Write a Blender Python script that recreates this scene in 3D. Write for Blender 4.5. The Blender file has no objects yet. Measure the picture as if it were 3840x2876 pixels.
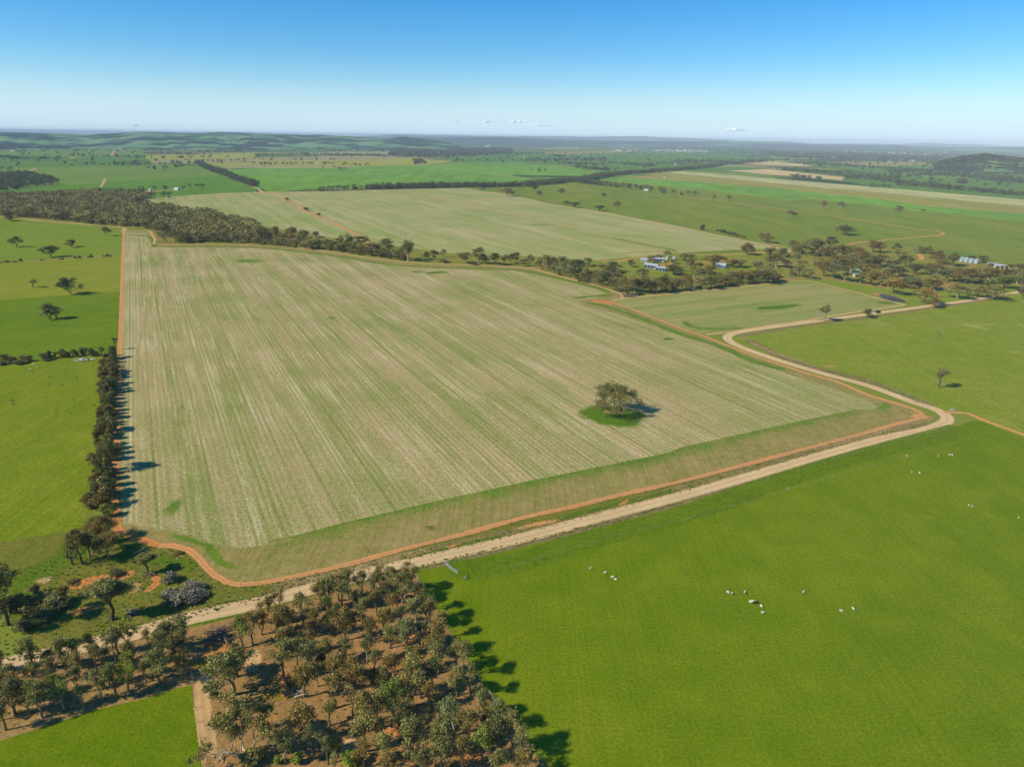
import bpy, bmesh, math, random
import numpy as np
from mathutils import Vector, Matrix
from mathutils.geometry import tessellate_polygon
R = math.radians
scene = bpy.context.scene
COL = scene.collection
# ------------------------------------------------------------------ camera model
F, CX, CY, H = 2662., 1920., 1438., 120.
PITCH, ROLL = R(19.15), R(0.7)
CP, SP, CR_, SR_ = math.cos(PITCH), math.sin(PITCH), math.cos(ROLL), math.sin(ROLL)
def ray(px, py):
    u = (px-CX)/F; v = -(py-CY)/F
    u2 = u*CR_-v*SR_; v2 = u*SR_+v*CR_
    return (u2, CP+v2*SP, -SP+v2*CP)
def G(px, py):
    d = ray(px, py); t = -H/d[2]
    return (d[0]*t, d[1]*t)
def proj(x, y, z):
    Z = z-H
    d = y*CP-Z*SP; v = (y*SP+Z*CP)/d; u = x/d
    return CX+F*(u*CR_+v*SR_), CY-F*(-u*SR_+v*CR_)
def top_h(px, py, ty):
    x, y = G(px, py); lo, hi = 0, 80
    for _ in range(30):
        m = (lo+hi)/2
        if proj(x, y, m)[1] > ty: lo = m
        else: hi = m
    return lo
def PL(s, x0, y0, *pts): return [(p[0]/s+x0, p[1]/s+y0) for p in pts]   # crop pixels -> photo pixels
def GA(pts): return [G(*p) for p in pts]
def sl(c): c /= 255.; return c/12.92 if c <= .04045 else ((c+.055)/1.055)**2.4
def C(r, g, b, k=1.0): return (sl(r)*k*(1.13 if BL_ < .6 else 1.), sl(g)*k*(.95 if BL_ < .6 else 1.), sl(b)*k*BL_, 1)
BL_ = .54   # warm earth and grass: the sky adds its own blue
# ------------------------------------------------------------------ shader helper
class Sh:
    def __init__(s, name):
        s.m = bpy.data.materials.new(name); s.m.use_nodes = True; s.t = s.m.node_tree
        s.t.nodes.clear(); s.out = s.t.nodes.new('ShaderNodeOutputMaterial')
        s.p = s.t.nodes.new('ShaderNodeNewGeometry').outputs['Position']
    def n(s, typ, **kw):
        nd = s.t.nodes.new('ShaderNode'+typ)
        for k, v in kw.items():
            if k.startswith('i_'):
                key = k[2:]; key = int(key) if key.isdigit() else key.replace('_', ' ')
                s.set(nd.inputs[key], v)
            else: setattr(nd, k, v)
        return nd
    def set(s, inp, v):
        if hasattr(v, 'is_output'): s.t.links.new(v, inp)
        else: inp.default_value = v
    def mp(s, rot=0, sc=(1, 1, 1), vec=None):
        return s.n('Mapping', i_Vector=vec or s.p, i_Rotation=(0, 0, R(rot)), i_Scale=sc).outputs[0]
    def noise(s, scale, det=3, rough=.55, vec=None, dist=0):
        return s.n('TexNoise', i_Vector=vec or s.p, i_Scale=scale, i_Detail=det, i_Roughness=rough, i_Distortion=dist).outputs['Fac']
    def ramp(s, fac, stops, interp='LINEAR'):
        r = s.n('ValToRGB', i_Fac=fac); cr = r.color_ramp; cr.interpolation = interp
        while len(cr.elements) < len(stops): cr.elements.new(.5)
        for e, (p, c) in zip(cr.elements, stops):
            e.position = p; e.color = c if isinstance(c, tuple) else (c, c, c, 1)
        return r.outputs[0]
    def mix(s, f, a, b, mode='MIX'):
        m = s.n('Mix', data_type='RGBA', blend_type=mode)
        s.set(m.inputs[0], f); s.set(m.inputs[6], a); s.set(m.inputs[7], b)
        return m.outputs[2]
    def ma(s, op, a, b=0., c=0., clamp=False):
        m = s.n('Math', operation=op, use_clamp=clamp)
        s.set(m.inputs[0], a); s.set(m.inputs[1], b); s.set(m.inputs[2], c)
        return m.outputs[0]
    def attr(s, name): return s.n('Attribute', attribute_name=name).outputs['Fac']
    def surf(s, col, rough=.95, bump=None, bstr=.3, bdist=.1, spec=.02, alpha=None, **kw):
        b = s.n('BsdfPrincipled'); s.set(b.inputs['Base Color'], col); s.set(b.inputs['Roughness'], rough)
        s.set(b.inputs['Specular IOR Level'], spec)
        for k, v in kw.items(): s.set(b.inputs[k.replace('_', ' ')], v)
        if bump is not None:
            bp = s.n('Bump', i_Height=bump, i_Strength=bstr, i_Distance=bdist)
            s.t.links.new(bp.outputs[0], b.inputs['Normal'])
        o = b.outputs[0]
        if alpha is not None:
            tr = s.n('BsdfTransparent'); mx = s.n('MixShader')
            s.set(mx.inputs[0], alpha); s.t.links.new(tr.outputs[0], mx.inputs[1]); s.t.links.new(o, mx.inputs[2]); o = mx.outputs[0]
        s.t.links.new(o, s.out.inputs[0])
        return s.m
    def fade(s, rag=.5, soft=.18, nscale=.35, amp=1., side=0):
        """alpha from the 'edge' attribute (0 on the middle line, 1 at the rim), broken up by noise"""
        e = s.attr('edge')
        if side: e = s.attr('side')
        nz = s.noise(nscale, 4, .65)
        v = s.ma('ADD', s.ma('SUBTRACT', 1., e), s.ma('MULTIPLY', s.ma('SUBTRACT', nz, .5), rag*2))
        v = s.ma('ADD', v, s.ma('MULTIPLY', s.ma('SUBTRACT', s.noise(.9, 3, .7), .5), rag*.8))
        mr = s.n('MapRange', i_0=v, i_1=rag*.35, i_2=rag*.35+soft, i_3=0., i_4=amp); mr.clamp = True
        n2 = s.n('MapRange', i_0=s.noise(1.7, 3, .7), i_1=.3, i_2=.7, i_3=.02, i_4=.98); n2.clamp = True   # two ground covers interfinger as patches, never as a veil
        return s.ma('GREATER_THAN', mr.outputs[0], n2.outputs[0])
# ------------------------------------------------------------------ mesh helpers
def tag(o, label=None, cat=None, group=None, kind=None):
    if label: o['label'] = label
    if cat: o['category'] = cat
    if group: o['group'] = group
    if kind: o['kind'] = kind
    return o
def new_obj(name, me, parent=None, mat=None):
    o = bpy.data.objects.new(name, me); COL.objects.link(o)
    if parent: o.parent = parent
    if mat and me: me.materials.clear(); me.materials.append(mat)
    return o
def mesh_np(name, V, Fq, attrs=None, smooth=False):
    V = np.asarray(V, np.float32); Fq = np.asarray(Fq, np.int32); k = Fq.shape[1]
    me = bpy.data.meshes.new(name); me.vertices.add(len(V)); me.vertices.foreach_set('co', V.ravel())
    me.loops.add(Fq.size); me.loops.foreach_set('vertex_index', Fq.ravel())
    me.polygons.add(len(Fq)); me.polygons.foreach_set('loop_start', np.arange(0, Fq.size, k, dtype=np.int32))
    for n_, a in (attrs or {}).items():
        me.attributes.new(n_, 'FLOAT', 'POINT').data.foreach_set('value', np.asarray(a, np.float32))
    me.update(calc_edges=True); me.validate()
    if smooth: me.polygons.foreach_set('use_smooth', [True]*len(me.polygons))
    return me
LAYER = [0]
def zlay():
    LAYER[0] += 1; return .0003*LAYER[0]
def poly(name, pts, mat, world=False):
    P = pts if world else GA(pts); z = zlay()
    V = [Vector((x, y, z)) for x, y in P]
    tr = tessellate_polygon([V])
    T = []
    for a, b, c in tr:
        n = (V[b]-V[a]).cross(V[c]-V[a]).z
        T.append((a, b, c) if n > 0 else (a, c, b))
    return tag(new_obj(name, mesh_np(name, [tuple(v) for v in V], T), mat=mat), kind='structure')
def spline(P, step=5., closed=False):
    P = [np.array(p, float) for p in P]; out = []
    n = len(P)
    for i in range(n if closed else n-1):
        if closed: a, b, c, d = P[i-1], P[i], P[(i+1) % n], P[(i+2) % n]
        else: b, c = P[i], P[i+1]; a = P[i-1] if i else 2*b-c; d = P[i+2] if i+2 < n else 2*c-b
        L = np.linalg.norm(c-b); m = max(1, int(L/step))
        ta = min(np.linalg.norm(c-a)*.5, L); td = min(np.linalg.norm(d-b)*.5, L)
        t1 = (c-a)/max(np.linalg.norm(c-a), 1e-6)*ta; t2 = (d-b)/max(np.linalg.norm(d-b), 1e-6)*td
        for k in range(m):
            t = k/m; h = (2*t**3-3*t*t+1, t**3-2*t*t+t, -2*t**3+3*t*t, t**3-t*t)
            out.append(h[0]*b+h[1]*t1*1+h[2]*c+h[3]*t2*1)
    if not closed: out.append(P[-1])
    return np.array(out)
def ribbon(name, pts, w, mat, world=False, step=5., ext=0, wvar=0., seed=1):
    S = spline(pts if world else GA(pts), step); rng = np.random.RandomState(seed)
    T = np.gradient(S, axis=0); T /= np.linalg.norm(T, axis=1)[:, None]+1e-9
    N = np.stack([-T[:, 1], T[:, 0]], 1); z = zlay(); us = np.linspace(-1, 1, 9)
    ww = np.full(len(S), w/2.)
    if wvar: ww *= 1+wvar*np.interp(np.arange(len(S)), np.arange(0, len(S)+6, 5), rng.randn(len(np.arange(0, len(S)+6, 5))))
    V = []; e = []; sd = []; al = []; L = np.concatenate([[0], np.cumsum(np.linalg.norm(np.diff(S, axis=0), axis=1))])
    endf = np.minimum(L, L[-1]-L)/max(w*.6, 1e-6)
    for i in range(len(S)):
        for u in us:
            p = S[i]+N[i]*u*ww[i]; V.append((p[0], p[1], z)); q = max(abs(u), 1-min(1, endf[i])) if ext == 0 else abs(u)
            e.append(q); sd.append((u+1)/2); al.append(u)
    k = len(us); Fq = [(i*k+j, i*k+j+1, (i+1)*k+j+1, (i+1)*k+j) for i in range(len(S)-1) for j in range(k-1)]
    me = mesh_np(name, V, [f[::-1] for f in Fq], {'edge': e, 'side': sd, 'across': al})
    return tag(new_obj(name, me, mat=mat), kind='structure')
def blob(name, c, rx, ry, rot, mat, seed=0, jag=.18, world=False):
    cx, cy = c if world else G(*c); rng = random.Random(seed); z = zlay(); n = 40
    ph = [rng.uniform(0, 6.28) for _ in range(5)]
    V = [(cx, cy, z)]; e = [0.]; T = []
    for k, r in enumerate((.4, .75, 1.)):
        for i in range(n):
            a = 2*math.pi*i/n; q = 1+jag*sum(math.sin((j+2)*a+ph[j])/(j+1.5) for j in range(5))
            x, y = rx*r*q*math.cos(a), ry*r*q*math.sin(a)
            V.append((cx+x*math.cos(R(rot))-y*math.sin(R(rot)), cy+x*math.sin(R(rot))+y*math.cos(R(rot)), z)); e.append(r)
    for i in range(n):
        j = (i+1) % n; T.append((0, 1+i, 1+j))
        for k in (0, 1):
            a, b = 1+k*n+i, 1+k*n+j; T += [(a, a+n, b+n), (a, b+n, b)]
    return tag(new_obj(name, mesh_np(name, V, T, {'edge': e}), mat=mat), kind='structure')
def tubes(paths, sides=6):
    """list of [(p, r), ...] -> verts, quads"""
    V = []; Q = []
    for path in paths:
        b = len(V); pts = [np.array(p, float) for p, r in path]
        for i, (p, r) in enumerate(path):
            d = pts[min(i+1, len(pts)-1)]-pts[max(i-1, 0)]; d /= np.linalg.norm(d)+1e-9
            a = np.cross(d, (0, 0, 1.) if abs(d[2]) < .9 else (1., 0, 0)); a /= np.linalg.norm(a); c = np.cross(d, a)
            for k in range(sides):
                t = 2*math.pi*k/sides; V.append(pts[i]+r*(math.cos(t)*a+math.sin(t)*c))
        for i in range(len(path)-1):
            for k in range(sides):
                k2 = (k+1) % sides; Q.append((b+i*sides+k, b+i*sides+k2, b+(i+1)*sides+k2, b+(i+1)*sides+k))
    return V, Q
def boxes_bm(bm, x0, x1, y0, y1, z0, z1):
    vs = [bm.verts.new((x, y, z)) for z in (z0, z1) for x, y in ((x0, y0), (x1, y0), (x1, y1), (x0, y1))]
    for f in ((3, 2, 1, 0), (4, 5, 6, 7), (0, 1, 5, 4), (1, 2, 6, 5), (2, 3, 7, 6), (3, 0, 4, 7)): bm.faces.new([vs[i] for i in f])
def bm_obj(name, bm, mat, parent=None, bevel=0):
    if bevel: bmesh.ops.bevel(bm, geom=bm.edges[:], offset=bevel, segments=2, affect='EDGES')
    me = bpy.data.meshes.new(name); bm.to_mesh(me); bm.free()
    return new_obj(name, me, parent, mat)
def empty(name, loc, rz=0):
    o = bpy.data.objects.new(name, None); COL.objects.link(o); o.location = loc; o.rotation_euler = (0, 0, rz); o.empty_display_size = .3
    return o
def copy_tree(o):
    c = o.copy(); COL.objects.link(c)
    for ch in list(o.children):
        d = ch.copy(); COL.objects.link(d); d.parent = c
        for g in list(ch.children):
            e = g.copy(); COL.objects.link(e); e.parent = d
    return c
def inside(p, P):
    x, y = p; r = False; n = len(P)
    for i in range(n):
        x1, y1 = P[i]; x2, y2 = P[i-1]
        if (y1 > y) != (y2 > y) and x < (x2-x1)*(y-y1)/(y2-y1)+x1: r = not r
    return r
def scatter(P, d, seed, n=30000, holes=(), limit=100000):
    rng = random.Random(seed); xs = [p[0] for p in P]; ys = [p[1] for p in P]; cell = {}; out = []
    for _ in range(n):
        p = (rng.uniform(min(xs), max(xs)), rng.uniform(min(ys), max(ys)))
        if not inside(p, P): continue
        if any((p[0]-h[0])**2+(p[1]-h[1])**2 < h[2]**2 for h in holes): continue
        c = (int(p[0]//d), int(p[1]//d)); ok = True
        for i in (-1, 0, 1):
            for j in (-1, 0, 1):
                for q in cell.get((c[0]+i, c[1]+j), ()):
                    if (p[0]-q[0])**2+(p[1]-q[1])**2 < d*d: ok = False
        if ok:
            cell.setdefault(c, []).append(p); out.append(p)
            if len(out) >= limit: break
    return out
def band(pts, w, step, seed, gap=.0, world=False):
    """points strewn along a polyline"""
    rng = random.Random(seed); S = spline(pts if world else GA(pts), step); out = []
    T = np.gradient(S, axis=0); T /= np.linalg.norm(T, axis=1)[:, None]+1e-9
    for p, t in zip(S, T):
        if rng.random() < gap: continue
        q = rng.uniform(-1, 1)*w/2; j = rng.uniform(-.5, .5)*step
        out.append((p[0]-t[1]*q+t[0]*j, p[1]+t[0]*q+t[1]*j))
    return out
# ------------------------------------------------------------------ light, sky, camera
SUN_AZ, SUN_EL = 200., 38.
w = bpy.data.worlds.new('World'); scene.world = w; w.use_nodes = True
nt = w.node_tree; bg = nt.nodes['Background']
sky = nt.nodes.new('ShaderNodeTexSky'); sky.sky_type = 'NISHITA'; sky.sun_disc = False
sky.sun_elevation = R(SUN_EL); sky.sun_rotation = R(90-SUN_AZ); sky.altitude = 300; sky.air_density = 1.; sky.dust_density = 0.; sky.ozone_density = 5.
hs = nt.nodes.new('ShaderNodeHueSaturation'); hs.inputs['Saturation'].default_value = 1.3; mxs = nt.nodes.new('ShaderNodeMix'); mxs.data_type = 'RGBA'; mxs.blend_type = 'MULTIPLY'; mxs.inputs[0].default_value = 1; mxs.inputs[7].default_value = (.84, .93, 1.0, 1)
nt.links.new(sky.outputs[0], mxs.inputs[6]); nt.links.new(mxs.outputs[2], hs.inputs['Color']); tcw = nt.nodes.new('ShaderNodeTexCoord'); spw = nt.nodes.new('ShaderNodeSeparateXYZ'); nt.links.new(tcw.outputs['Generated'], spw.inputs[0])
rw = nt.nodes.new('ShaderNodeValToRGB'); nt.links.new(spw.outputs[2], rw.inputs[0])
while len(rw.color_ramp.elements) < 4: rw.color_ramp.elements.new(.5)
for e_, (p_, v_) in zip(rw.color_ramp.elements, ((0., .95), (.03, .55), (.065, .1), (.095, 0.))): e_.position = p_; e_.color = (v_, v_, v_, 1)
mw = nt.nodes.new('ShaderNodeMix'); mw.data_type = 'RGBA'; nt.links.new(rw.outputs[0], mw.inputs[0]); nt.links.new(hs.outputs[0], mw.inputs[6]); mw.inputs[7].default_value = (4.5, 5.9, 7.2, 1)
nt.links.new(mw.outputs[2], bg.inputs[0]); bg.inputs[1].default_value = .14
sun = bpy.data.objects.new('sun', bpy.data.lights.new('sun', 'SUN')); COL.objects.link(sun)
sun.data.energy = 5.; sun.data.angle = R(.5); sun.data.color = (1, .93, .80)
sd = Vector((math.cos(R(SUN_AZ))*math.cos(R(SUN_EL)), math.sin(R(SUN_AZ))*math.cos(R(SUN_EL)), math.sin(R(SUN_EL))))
sun.rotation_euler = sd.to_track_quat('Z', 'Y').to_euler(); sun.location = (-50, -20, 200)
cam = bpy.data.objects.new('camera', bpy.data.cameras.new('camera')); COL.objects.link(cam); scene.camera = cam
cam.data.sensor_fit = 'HORIZONTAL'; cam.data.sensor_width = 36; cam.data.lens = 36*F/3840; cam.data.clip_start = 1; cam.data.clip_end = 120000
right = Vector((CR_, SR_*SP, SR_*CP)); fwd = Vector((0, CP, -SP)); up = Vector((-SR_, CR_*SP, CR_*CP))
cam.matrix_world = Matrix(((right.x, up.x, -fwd.x, 0), (right.y, up.y, -fwd.y, 0), (right.z, up.z, -fwd.z, H), (0, 0, 0, 1)))
scene.view_settings.view_transform = 'Standard'; scene.view_settings.look = 'None'; scene.view_settings.exposure = 0; scene.view_settings.gamma = 1
scene.render.engine = 'CYCLES'; cy = scene.cycles
cy.max_bounces = 5; cy.diffuse_bounces = 2; cy.glossy_bounces = 2; cy.transmission_bounces = 3; cy.transparent_max_bounces = 12; cy.volume_bounces = 0
cy.use_denoising = True; cy.use_adaptive_sampling = True; cy.adaptive_threshold = .02
# ------------------------------------------------------------------ ground materials
def m_grass(name, a, b, c, rows=None, fine=.9, big=.02, alpha=None, bstr=.35, dirt=None, side=0, an=0, anw=.3):
    s = Sh(name); v = s.mp(an, (1, anw, 1)) if an else s.p
    n1 = s.noise(big, 4, .6, v); n2 = s.noise(fine, 3, .7); n3 = s.noise(big*6, 3, .6, v)
    col = s.ramp(n1, [(.3, a), (.5, b), (.7, c)])
    col = s.mix(.5, col, s.ramp(n3, [(.35, a), (.65, c)]))
    k = s.ramp(n2, [(.25, .62), (.5, 1.0), (.78, 1.42)]); col = s.mix(1., col, k, 'MULTIPLY')
    if rows:
        ang, per, amt = rows
        q = s.mp(ang, (1., .01, 1.)); r = s.noise(1./per*2.2, 2, .5, q)
        col = s.mix(1., col, s.ramp(r, [(.35, 1-amt), (.65, 1+amt)]), 'MULTIPLY')
    if dirt:
        col = s.mix(s.ramp(s.noise(dirt[1], 4, .65), [(dirt[2], 0.), (dirt[2]+.1, 1.)]), col, dirt[0])
    al = s.fade(*alpha, side=side) if alpha else None
    return s.surf(col, .95, n2, bstr, .25, alpha=al)
def m_stripes(name, tan, green, white, amt=.5, per=9., rot=-27., patch=.012, fine=1.3):
    s = Sh(name); q = s.mp(rot); sep = s.n('SeparateXYZ', i_0=q); u, v_ = sep.outputs[0], sep.outputs[1]
    def an(su, sv, det=2, ro=.5):
        return s.noise(1., det, ro, s.n('Mapping', i_Vector=q, i_Scale=(su, sv, 1)).outputs[0])
    A = an(1/per*1.3, .004); B = an(.75, .012, 3, .6); D = an(.035, .006, 3, .55)
    big = s.noise(patch, 4, .6); mid = s.noise(.09, 4, .65)
    # how green: broad strips + patches
    g = s.ma('ADD', s.ma('MULTIPLY', A, amt), s.ma('MULTIPLY', D, .55)); g = s.ma('ADD', g, s.ma('MULTIPLY', big, .9)); g = s.ma('ADD', g, s.ma('MULTIPLY', mid, .35))
    wn = s.n('TexWhiteNoise', noise_dimensions='1D'); s.set(wn.inputs['W'], s.ma('FLOOR', s.ma('DIVIDE', s.ma('ADD', u, s.ma('MULTIPLY', s.noise(.01, 2), 2.)), per))); pw = s.ramp(an(.02, .006), [(.35, .35), (.65, 1.)])
    g = s.ma('ADD', g, s.ma('MULTIPLY', s.ma('MULTIPLY', s.ma('SUBTRACT', wn.outputs['Value'], .5), pw), .24))
    g = s.ma('ADD', g, s.ma('MULTIPLY', B, .35)); tot = amt+.55+.9+.35+.35; g = s.ma('DIVIDE', g, tot)
    gf = s.ramp(g, [(.42, 0.), (.6, 1.)])
    wf = s.ma('MULTIPLY', s.ramp(an(.45, .014, 4, .65), [(.48, 0.), (.68, 1.)]), s.ramp(s.noise(.02, 3, .6), [(.4, .25), (.62, 1.)]))
    col = s.mix(gf, tan, green); col = s.mix(s.ma('MULTIPLY', wf, .6), col, white)
    # narrow pass lines every machine width, fading in and out
    ph = s.ma('ABSOLUTE', s.ma('SUBTRACT', s.ma('FRACT', s.ma('DIVIDE', s.ma('ADD', u, s.ma('MULTIPLY', s.noise(.01, 2), 2.)), per)), .5))
    ln = s.ramp(ph, [(.42, 0.), (.46, 1.)]); ln = s.ma('MULTIPLY', ln, s.ramp(an(.11, .003), [(.38, .1), (.62, .95)]))
    rw_ = s.ma('SINE', s.ma('MULTIPLY', s.ma('ADD', u, s.ma('MULTIPLY', s.noise(.03, 2), 1.5)), 6.283/(per*.25)))
    col = s.mix(1., col, s.ramp(s.ma('ADD', s.ma('MULTIPLY', s.ma('MULTIPLY', rw_, s.ramp(an(.05, .01), [(.35, .2), (.65, 1.)])), .5), .5), [(0., .87), (1., 1.12)]), 'MULTIPLY')
    col = s.mix(s.ma('MULTIPLY', ln, .75), col, (green[0]*.78, green[1]*.86, green[2]*.6, 1))
    ph2 = s.ma('ABSOLUTE', s.ma('SUBTRACT', s.ma('FRACT', s.ma('DIVIDE', u, per*4.)), .5)); l2 = s.ramp(ph2, [(.012, 1.), (.02, 0.)])
    l3 = s.ma('MULTIPLY', s.ramp(s.ma('ABSOLUTE', s.ma('SUBTRACT', ph2, .045)), [(.008, 1.), (.014, 0.)]), .8)
    col = s.mix(s.ma('MULTIPLY', s.ma('MULTIPLY', s.ma('MAXIMUM', l2, l3), s.ramp(an(.02, .008), [(.4, .2), (.6, 1.)])), .4), col, white)
    f = s.noise(fine, 3, .75); f2 = s.noise(.42, 3, .7)
    col = s.mix(1., col, s.ramp(f, [(.3, .5), (.5, 1.), (.7, 1.6)]), 'MULTIPLY')
    col = s.mix(1., col, s.ramp(f2, [(.3, .86), (.7, 1.14)]), 'MULTIPLY')
    return s.surf(col, .95, f, .3, .15)
def m_track(name, a, b, edge, alpha=(.35, .2, .6), wheel=.12):
    s = Sh(name); x = s.ma('ABSOLUTE', s.attr('across')); n = s.noise(.5, 4, .65); n2 = s.noise(2.5, 3, .7); n3 = s.noise(.07, 3)
    col = s.mix(s.ramp(n, [(.35, 0.), (.65, 1.)]), a, b)
    col = s.mix(s.ma('MULTIPLY', s.ramp(n3, [(.4, 0.), (.6, 1.)]), .35), col, edge)
    wh = s.ramp(x, [(0., .9), (.18, 1-wheel*.4), (.36, 1+wheel), (.55, 1.), (.8, .95), (1., .82)])
    col = s.mix(1., col, wh, 'MULTIPLY'); col = s.mix(1., col, s.ramp(n2, [(.3, .86), (.7, 1.14)]), 'MULTIPLY')
    return s.surf(col, .95, n2, .2, .05, alpha=s.fade(*alpha))
RO = -27
M = {}
s = Sh('far_country')
q = s.mp(RO, (1., .55, 1.)); vo = s.n('TexVoronoi', i_Vector=s.mp(0, (1, 1, 1), q), i_Scale=.0019, i_Randomness=.75); vo.distance = 'CHEBYCHEV'
cell = s.n('SeparateColor', i_0=vo.outputs['Color'])
pc = s.ramp(cell.outputs[0], [(0., C(92, 130, 62)), (.2, C(106, 138, 68)), (.38, C(82, 118, 60)), (.5, C(126, 142, 80)), (.62, C(98, 126, 70)), (.72, C(136, 142, 104)), (.82, C(66, 128, 70)), (.92, C(150, 146, 122))], 'CONSTANT')
wd = s.ramp(s.noise(.0012, 6, .62, s.mp(RO, (1, 2.4, 1))), [(.5, 0.), (.54, 1.)])
spk = s.ramp(s.noise(.02, 4, .7), [(.62, 0.), (.68, 1.)])
wx = s.ma('MAXIMUM', wd, s.ma('MULTIPLY', spk, .8)); col = s.mix(1., pc, s.ramp(s.noise(.006, 4), [(.3, .85), (.7, 1.15)]), 'MULTIPLY')
dist = s.n('VectorMath', operation='LENGTH', i_0=s.p).outputs['Value']
near = s.ramp(s.ma('DIVIDE', dist, 10000.), [(.10, 1.), (.16, 0.)])
wx = s.ma('MULTIPLY', wx, s.ma('SUBTRACT', 1., near))
col = s.mix(s.ma('MULTIPLY', wx, .9), col, C(52, 66, 48))
M['far'] = s.surf(s.mix(near, col, C(118, 134, 66)), 1.)
M['creekflat'] = m_grass('creek_pasture', C(104, 122, 46), C(122, 136, 60), C(140, 132, 84), big=.03, dirt=(C(150, 122, 84), .02, .58))
M['base'] = m_grass('rough_pasture', C(84, 104, 34), C(106, 118, 52), C(128, 122, 76), big=.08, fine=1.2, bstr=.6)
M['stub'] = m_stripes('stubble', C(164, 156, 136), C(124, 139, 88), C(202, 198, 194), .5, 9.)
M['stub2'] = m_stripes('far_stubble', C(162, 160, 134), C(122, 148, 92), C(192, 194, 178), .5, 14., patch=.006, fine=.8)
M['stub3'] = m_stripes('small_stubble', C(150, 150, 116), C(114, 136, 76), C(172, 172, 146), .35, 8., rot=-24+90-3, patch=.02)
M['head'] = m_grass('headland', C(116, 126, 70), C(136, 132, 92), C(156, 144, 118), rows=(63, 3., .1), big=.05, fine=1.4)
M['headgreen'] = m_grass('headland_green', C(76, 118, 34), C(90, 126, 44), C(112, 132, 64), rows=(-27, 3., .14), big=.03, fine=1.2, alpha=(.35, .7, .07, 1.), side=1)
M['fringe'] = m_grass('fringe_green', C(78, 118, 38), C(92, 126, 46), C(112, 134, 62), rows=(63, 3., .08), big=.04, alpha=(.5, .7, .06, 1.))
M['lush'] = m_grass('lush_patch', C(62, 108, 16), C(78, 116, 26), C(98, 124, 44), big=.1, alpha=(.3, .3, .12))
M['R1'] = m_grass('bright_crop', C(86, 117, 4), C(98, 125, 12), C(114, 133, 28), big=.012, fine=1.3, bstr=.28, rows=(63, 2.6, .05), dirt=(C(128, 138, 46), .045, .66))
M['R1b'] = m_grass('lush_strip', C(74, 108, 8), C(88, 118, 16), C(104, 128, 34), big=.06, fine=.7, bstr=.6, alpha=(.05, .12, .3, .7))
M['R1c'] = m_grass('dry_thin', C(120, 140, 40), C(124, 136, 52), C(134, 138, 66), big=.05, alpha=(.6, .8, .03))
M['R2'] = m_grass('right_pasture', C(104, 132, 32), C(118, 138, 48), C(130, 142, 70), big=.016, fine=.7, rows=(-40, 4., .05), dirt=(C(148, 152, 104), .02, .6))
M['L1'] = m_grass('left_pasture', C(98, 125, 24), C(111, 132, 32), C(126, 140, 52), big=.012, rows=(-23, 3.5, .08), fine=.8)
M['L2'] = m_grass('left_pasture_mid', C(84, 119, 20), C(97, 126, 28), C(110, 132, 42), big=.012)
M['L3'] = m_grass('left_pasture_far', C(112, 134, 40), C(124, 138, 52), C(136, 142, 62), big=.012)
M['L4'] = m_grass('left_pasture_top', C(102, 132, 38), C(113, 139, 50), C(122, 140, 60), big=.008)
M['BL'] = m_grass('corner_crop', C(82, 116, 4), C(94, 122, 12), C(110, 130, 28), big=.05, fine=1.5, bstr=.5, dirt=(C(128, 132, 40), .08, .66))
M['P1'] = m_grass('olive_crop', C(92, 124, 46), C(106, 131, 56), C(130, 137, 68), big=.006, fine=.3, an=70, anw=.25)
M['farm'] = m_grass('farm_grass', C(100, 128, 40), C(118, 136, 52), C(134, 138, 70), big=.03, dirt=(C(160, 132, 92), .025, .57))
def flat_field(key, c, v=.10, rows=.06, rot=-27):
    lo = tuple(x*(1-v*1.6) for x in c[:3])+(1,); hi = tuple(x*(1+v*1.6) for x in c[:3])+(1,)
    M[key] = m_grass('field_'+key, lo, c, hi, rows=(rot, 14., rows), big=.004, fine=.12, bstr=.05, an=60, anw=.3)
flat_field('fg1', C(90, 132, 48)); flat_field('fg2', C(104, 136, 66)); flat_field('fg3', C(88, 126, 58)); flat_field('fy', C(148, 156, 74))
flat_field('fgrey', C(146, 146, 120)); flat_field('fbr', C(140, 142, 84)); flat_field('fpale', C(166, 174, 142), .15); flat_field('fpink', C(188, 174, 152)); flat_field('fg4', C(104, 150, 64), .2)
M['wind'] = m_grass('windrow', C(110, 136, 36), C(118, 140, 44), C(128, 144, 56), big=.2, alpha=(.9, .9, .1, .75))
M['road'] = m_track('gravel', C(204, 186, 172), C(194, 176, 160), C(178, 158, 138), alpha=(.05, .1, .8), wheel=.1)
M['dirt'] = m_track('red_dirt', C(202, 150, 116), C(190, 142, 110), C(174, 148, 116), alpha=(.4, .3, .6))
M['dirtp'] = m_track('pale_dirt', C(198, 172, 150), C(184, 158, 134), C(160, 142, 112), alpha=(.4, .3, .5))
M['faintd'] = m_track('faint_track', C(170, 140, 96), C(160, 146, 100), C(140, 140, 84), alpha=(.8, .5, .2))
M['orange'] = m_track('orange_soil', C(196, 136, 94), C(180, 128, 90), C(160, 130, 92), alpha=(.38, .25, .5))
M['sand'] = m_track('creek_sand', C(170, 148, 118), C(146, 126, 98), C(120, 110, 80), alpha=(.6, .4, .15))
M['verge'] = m_grass('verge_grass', C(92, 104, 50), C(124, 118, 84), C(152, 138, 118), big=.14, fine=1.3, bstr=.8, alpha=(.3, .3, .3, 1.))
M['vergeg'] = m_grass('verge_green', C(70, 110, 14), C(86, 116, 30), C(110, 120, 56), big=.1, fine=1.3, bstr=.8, alpha=(.6, .35, .2))
M['vergegrey'] = m_grass('verge_dry', C(126, 116, 84), C(146, 134, 110), C(166, 152, 132), big=.1, fine=1.3, bstr=.9, alpha=(.6, .35, .2))
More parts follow.
